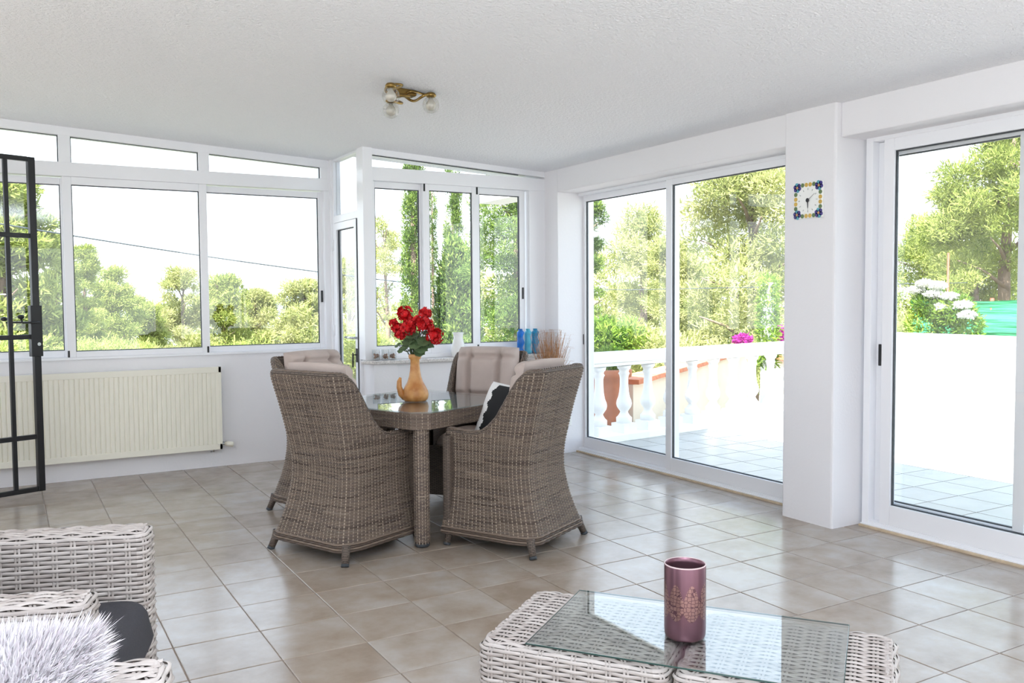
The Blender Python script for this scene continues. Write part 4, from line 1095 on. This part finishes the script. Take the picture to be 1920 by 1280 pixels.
    mb = MB(); mb.lathe([(.10, 0), (.12, .02), (.17, .30), (.20, .52), (.205, .62), (.235, .63), (.24, .70), (.21, .71), (.20, .64)], 28); mb.obj('pot', 'pot_clay', p)
    foliage('plant', p, [((0, 0, .80), (.16, .16, .14), 1)], 1600, .035, 'bush_leaf', 21)
def foliage(name, parent, blobs, n, size, mat, seed, up=0.0, shell=.55, blade=.30, droop=0):
    """leaf or needle-tuft triangles gathered on ellipsoid blobs ((centre),(radii),weight)"""
    rng = np.random.default_rng(seed); w = np.array([b[2] for b in blobs], float); w /= w.sum()
    n = int(n); ids = rng.choice(len(blobs), n, p=w); C = np.array([b[0] for b in blobs], float)[ids]; R = np.array([b[1] for b in blobs], float)[ids]
    d = rng.normal(0, 1, (n, 3)); d /= np.linalg.norm(d, axis=1, keepdims=True)
    rad = shell+(1-shell)*rng.random((n, 1))
    p = C+d*R*rad
    t = rng.normal(0, 1, (n, 3))*.8+d*.9+np.array([0, 0, up]); t /= np.linalg.norm(t, axis=1, keepdims=True)
    s = np.cross(t, rng.normal(0, 1, (n, 3))); s /= np.linalg.norm(s, axis=1, keepdims=True)
    L = size*(.6+.8*rng.random((n, 1)))
    V = np.stack([p-s*L*blade*.4, p+s*L*blade*.4, p+t*L+s*L*blade*.3, p+t*L-s*L*blade*.3], 1).reshape(-1, 3)
    j = np.arange(n)*4; Q = np.stack([j, j+1, j+2, j+3], 1)
    bt = rng.random(len(blobs))
    tone = np.clip(.5*bt[ids]+.5*rng.random(n)+.1*rng.normal(0, 1, n), 0, 1)
    o = place(bpy.data.objects.new(name, np_mesh(name, V, Q, mat, np.repeat(tone, 4))), parent); o['kind'] = 'stuff'
    return o
def pine(name, label, x, y, zt, zb, r, seed, mat='pine_needle', n=11000, size=None, group='pine trees outside', dens=1.0, conic=.35):
    rng = random.Random(seed)
    root = thing(name, label, 'tree', (x, y, 0), group=group)
    H = zt-zb; size = (size or max(.09, r*.16))*.62; n = n*2.6
    mb = MB(); mb.tube([(rng.uniform(-.1, .1)*r, 0, zb-3), (rng.uniform(-.1, .1)*r, rng.uniform(-.1, .1)*r, zb+H*.3), (0, 0, zb+H*.65), (rng.uniform(-.1, .1)*r, 0, zt-.1*H)], [r*.10, r*.085, r*.05, r*.015], 8)
    for k in range(9):
        a = rng.random()*6.28; z = zb+H*(.15+.08*k); q = r*(1-conic*(z-zb)/H)*.75
        mb.tube([(0, 0, z), (math.cos(a)*q*.5, math.sin(a)*q*.5, z+.08*H), (math.cos(a)*q, math.sin(a)*q, z+.12*H)], [r*.035, r*.022, r*.008], 5)
    mb.obj('trunk', 'bark', root)
    blobs = []
    for k in range(int(70*dens)):
        t = rng.random()**.85; z = zb+H*(.0+.97*t); rr = r*(math.sqrt(max(0, 1-((t-.38)/.66)**2))*(1-conic*t)+.10)
        a = rng.random()*6.28; q = rr*math.sqrt(rng.random())*.9; s = r*rng.uniform(.22, .42)
        blobs.append(((math.cos(a)*q, math.sin(a)*q, min(z, zt-s*.5)), (s, s, s*.62), s*s))
    foliage('crown', root, blobs, int(n), size, mat, seed, up=.5, shell=.35, blade=.26)
    return root
def cypress(name, label, x, y, zt, zb, r, seed, n=14000, point=.5, group='cypress trees outside'):
    rng = random.Random(seed); root = thing(name, label, 'tree', (x, y, 0), group=group); H = zt-zb
    mb = MB(); mb.tube([(0, 0, zb-2), (0, 0, zb+H*.5), (0, 0, zt-.05*H)], [r*.3, r*.2, r*.05], 8); mb.obj('trunk', 'bark', root)
    blobs = []
    for k in range(130):
        t = (k+rng.random())/130; rr = r*1.1*(1-point*t**2.2); a = rng.random()*6.28; s = r*rng.uniform(.34, .55)*(1-.5*point*t**2)
        blobs.append(((math.cos(a)*rr*.55, math.sin(a)*rr*.55, zb+H*t*.97), (s, s, s*1.7), s))
    foliage('crown', root, blobs, n*1.8, max(.04, r*.14), 'cypress_leaf', seed, up=1.4, shell=.3, blade=.4)
    return root
def build_garden():
    mb = MB(); n = 40
    xs = np.linspace(-60, 90, n); ys = np.linspace(-60, 120, n); X, Y = np.meshgrid(xs, ys, indexing='ij')
    dist = np.sqrt((X-2)**2+(Y+2)**2)
    Z = -.45-np.clip(dist-5, 0, 26)*.13-np.clip(dist-60, 0, 60)*.0
    V = np.stack([X, Y, Z], -1).reshape(-1, 3); i = (np.arange(n-1)[:, None]*n+np.arange(n-1)[None, :]).ravel()
    struct(place(bpy.data.objects.new('ground', np_mesh('ground', V, np.stack([i, i+n, i+n+1, i+1], 1), 'ground', None, True))), 'dry sloping ground around the house')
    hill = MB(); pts = [(60, -12)]
    rr = random.Random(4)
    hp = [(-60, -8), (-30, -6), (0, -4), (18, -1), (28, 3.2), (36, 6.8), (45, 8.6), (56, 7.0), (70, 8.5), (90, 4), (110, -6)]
    vs = []
    for k, (x, z) in enumerate(hp): vs += [(x, 190, -15), (x, 190, z), (x, 230, z*.6-6)]
    hill.add(vs, [q for k in range(len(hp)-1) for q in ((3*k, 3*k+3, 3*k+4, 3*k+1), (3*k+1, 3*k+4, 3*k+5, 3*k+2))], True)
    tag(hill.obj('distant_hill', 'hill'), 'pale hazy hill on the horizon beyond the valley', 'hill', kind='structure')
    P = [('tall pine at the left edge of the long window behind the gate', -.9, 24.8, 5.04, -.8, 1.95, 'pine_needle'),
         ('dark feathery pine right of the tallest one in the long window', .7, 27.8, 3.6, -1.0, 1.0, 'pine_needle'),
         ('slender pine just right of the window mullion in the long window', 1.75, 31.0, 3.45, -1.1, .88, 'pine_needle'),
         ('bushy pine sloping down under the cable in the middle pane', 3.3, 37.6, 2.85, -1.7, 1.4, 'pine_needle'),
         ('low pine in the dip of the middle pane', 4.8, 40.5, 1.6, -2.2, 1.35, 'pine_needle'),
         ('round-crowned pine at the right of the middle pane', 7.4, 44.1, 3.15, -2.6, 1.55, 'pale_needle'),
         ('round-crowned pine at the left of the right pane', 10.15, 47.3, 2.8, -2.9, 1.85, 'pine_needle'),
         ('small pale tree in the middle of the right pane', 13.0, 51.1, 2.0, -3.2, 1.7, 'pale_needle'),
         ('broad pale pine at the right of the right pane under the hill', 14.8, 46.6, 2.5, -3.0, 2.1, 'pale_needle'),
         ('pale tree seen through the narrow glazed door', 12.6, 32.5, 3.3, -2.6, 1.25, 'pale_needle')]
    for k, (lab, x, y, zt, zb, r, m) in enumerate(P):
        pine('pine_tree', lab, x, y, zt, zb, r, 100+k, m, 10000 if k else 16000, group='pines seen through the long window')
    for k, (x, y, zt, r, lab) in enumerate(((-1.6, 16, .9, 1.3, 'low green bush under the tall pine at the gate'), (1.2, 18, .75, 1.2, 'low green bush left of the window mullion'), (3.0, 21, .55, 1.3, 'low green bush under the middle pane'), (5.2, 24, .4, 1.4, 'low green bush at the right of the middle pane'), (8.9, 21, .5, 1.0, 'low green bush at the foot of the corner window'))):
        t = thing('bush', lab, 'bush', (x, y, 0), group='low bushes below the long window')
        foliage('leaves', t, [((random.uniform(-r, r)*.7, random.uniform(-.5, .5), zt-r*.7+random.uniform(-.2, .1)), (r*.5, r*.5, r*.42), 1) for q in range(9)], 14000, .065, 'pale_needle' if k % 3 == 2 else 'pine_needle', 300+k, up=.5)
    pine('broadleaf_tree', 'thin pale tree at the left of the corner window', 11.1, 24.5, 4.4, -1.4, 1.0, 131, 'pale_needle', 5200, group='trees beyond the corner window', dens=.7)
    cypress('cypress_tree', 'tall narrow cypress behind the geraniums', 8.0, 14.9, 5.2, -.6, .42, 141, point=.45)
    cypress('cypress_tree', 'thin dark cypress beside the window mullion of the corner window', 10.15, 18.4, 5.0, -.9, .21, 142, 7000, point=.3)
    cypress('cypress_tree', 'pointed cypress rising in the middle pane of the corner window', 9.8, 16.3, 5.0, -.7, .34, 143, point=.35)
    cypress('cypress_tree', 'broad bright cypress mass below the pointed one', 9.25, 15.0, 2.75, -.7, .74, 144, point=.75)
    pine('conifer', 'dense dark conifer filling the right pane of the corner window', 7.85, 9.6, 4.8, -.6, 1.0, 145, 'cypress_leaf', 26000, .10, group='trees beyond the corner window', dens=1.8, conic=.1)
    pine('conifer', 'dark conifer at the left edge of the wide terrace door', 11.7, 12.9, 4.0, -.7, .8, 151, 'cypress_leaf', 16000, .10, group='trees beyond the terrace', conic=.25)
    pine('pine_tree', 'pale pine in the left leaf of the wide terrace door', 24.1, 26.0, 5.5, -2.3, 2.1, 152, 'pale_needle', 12000, .26, group='trees beyond the terrace')
    pine('pine_tree', 'lower pale pine behind the middle stile of the terrace door', 21.3, 20.6, 3.6, -1.7, 1.5, 153, 'pale_needle', 9000, .22, group='trees beyond the terrace')
    pine('pine_tree', 'large spreading pine in the right leaf of the wide terrace door', 20.6, 15.9, 6.4, -1.4, 2.5, 154, 'pale_needle', 17000, .25, group='trees beyond the terrace', conic=.15)
    pine('pine_tree', 'large pine overhanging the right terrace door', 21.6, 7.9, 6.4, .0, 1.75, 155, 'pine_needle', 17000, .18, group='trees beyond the terrace', conic=-.1)
    pine('pine_tree', 'smaller distant pine above the flowering bush', 28.9, 15.1, 4.3, -.8, 1.9, 156, 'pine_needle', 11000, .20, group='trees beyond the terrace')
    pine('pine_tree', 'pine rising behind the net fence at the right door', 24.5, 10.7, 4.6, -.5, 1.5, 157, 'pine_needle', 13000, .18, group='trees beyond the terrace')
    for k, (x, y, zt, r, lab) in enumerate(((5.9, 4.2, 1.1, .5, 'bright green bush behind the balustrade by the pier'), (9.0, 7.0, .9, .8, 'olive bush behind the middle of the balustrade'), (12.0, 7.2, .9, 1.1, 'dusty green bush behind the far balustrade'), (13.5, 5.0, 1.2, 1.2, 'olive bush left of the ivy column'), (15.5, 3.6, 1.6, 1.2, 'dark olive bush behind the net fence'), (16.5, 1.2, 1.7, 1.4, 'dark bush behind the right end of the net fence'))):
        t = thing('bush', lab, 'bush', (x, y, 0), group='bushes around the terrace')
        foliage('leaves', t, [((random.uniform(-r, r)*.7, random.uniform(-r, r)*.7, zt-r*.6+random.uniform(-.3, .1)*r), (r*.5, r*.5, r*.45), 1) for q in range(9)], 7000, .07*max(1, r), 'bush_leaf' if k == 0 else 'pale_needle', 330+k, up=.4)
    t = thing('flowering_bush', 'green bush with white flower heads in front of the net fence', 'bush', (9.62, 1.72, 0))
    foliage('leaves', t, [((0, -.1, 1.15), (.22, .28, .22), 1), ((0, .2, 1.22), (.2, .25, .2), 1), ((.0, -.3, .95), (.15, .2, .2), .6), ((0, .3, .9), (.2, .25, .3), .8), ((0, .0, .8), (.15, .15, .4), .6)], 5200, .06, 'bush_leaf', 351, up=.5)
    for k, (y, z) in enumerate(((.22, 1.50), (.05, 1.47), (.10, 1.36), (-.12, 1.33), (-.06, 1.20), (-.36, 1.10), (.34, 1.42), (-.30, 1.22))):
        foliage('flower_cluster', t, [((-.12, y, z), (.09, .11, .035), 1)], 420, .03, 'white_petal', 360+k, blade=.8)
    t = thing('ivy_column', 'slim column overgrown with ivy behind the balustrade', 'ivy', (6.75, 2.02, 0))
    mb = MB(); mb.box(-.06, .06, -.06, .06, -.6, 1.5); mb.obj('post', 'outer_plaster', t)
    foliage('ivy', t, [((0, 0, .6+.1*q), (.12+.02*math.sin(q*2.1), .12, .09), 1) for q in range(10)], 3600, .05, 'bush_leaf', 371)
    t = thing('bougainvillea', 'magenta bougainvillea beside the ivy column', 'bougainvillea', (7.2, 2.6, 0))
    mb = MB(); mb.tube([(0, 0, -.8), (-.05, .08, .4), (-.12, .15, .8)], .012, 6); mb.tube([(0, 0, -.8), (.06, -.12, .4), (.12, -.22, .85)], .012, 6); mb.obj('stem', 'bark', t)
    foliage('blossom', t, [((-.12, .15, .80), (.11, .11, .07), 1), ((.12, -.22, .86), (.08, .08, .14), 1)], 900, .035, 'magenta_petal', 381, blade=.7)
    def belt(name, label, pts, n, size, mat, seed):
        rng = random.Random(seed); t = thing(name, label, 'trees', (0, 0, 0), kind='stuff'); bl = []
        for (x, y, zt, r) in pts:
            for q in range(9):
                z = zt-r*.6-q*.55*r; bl.append(((x+rng.uniform(-1, 1)*r*1.5, y+rng.uniform(-1, 1)*r, z+rng.uniform(-.3, .3)*r), (r*.75, r*.75, r*.5), 1))
        foliage('foliage', t, bl, n, size, mat, seed, up=.4, shell=.4, blade=.3)
    def arc(a0, a1, d, k, zt, dz, r, seed):
        rng = random.Random(seed); out = []
        for q in range(k):
            a = math.radians(a0+(a1-a0)*(q+rng.random()*.6)/k); out.append((-.86+d*math.sin(a), -5.2+d*math.cos(a), zt+rng.uniform(-dz, dz), r*rng.uniform(.8, 1.2)))
        return out
    belt('distant_wood', 'hazy belt of pine wood across the valley beyond the long window', arc(-6, 24, 66, 26, .9, .7, 1.6, 1), 60000, .30, 'pale_needle', 501)
    belt('near_scrub', 'band of sunlit scrub just below the long window', arc(-4, 18.5, 35, 19, -.4, .3, 1.2, 2), 60000, .17, 'pine_needle', 502)
    belt('terrace_wood', 'pine wood closing the view beyond the balustrade', arc(29, 48, 54, 18, 3.7, 1.4, 2.2, 3), 60000, .30, 'pale_needle', 503)
    belt('fence_wood', 'shaded pine wood behind the green net fence', arc(52.5, 64, 46, 12, 3.1, .8, 2.1, 4), 40000, .22, 'pine_needle', 504)
    # overhead cable sagging past the house
    def at(u, v, d): return None
    mb = MB(); path = []
    a = Vector((-3.0, 12.6, 3.04)); b_ = Vector((9.6, 16.5, 1.66)); 
    for k in range(41):
        s = k/40; p = a.lerp(b_, s); p.z -= .10*math.sin(PI*s); path.append(tuple(p))
    mb.tube(path, .015, 5); tag(mb.obj('overhead_cable', 'cable'), 'thin dark cable crossing the sky outside the long window', 'cable')
    mb = MB(); mb.tube([(9.7, 16.45, 1.66), (14, 14, 1.55), (20, 8, 1.65)], .010, 5); tag(mb.obj('overhead_cable', 'cable'), 'thin dark cable crossing the trees outside the terrace door', 'cable')
build_terrace()
build_garden()
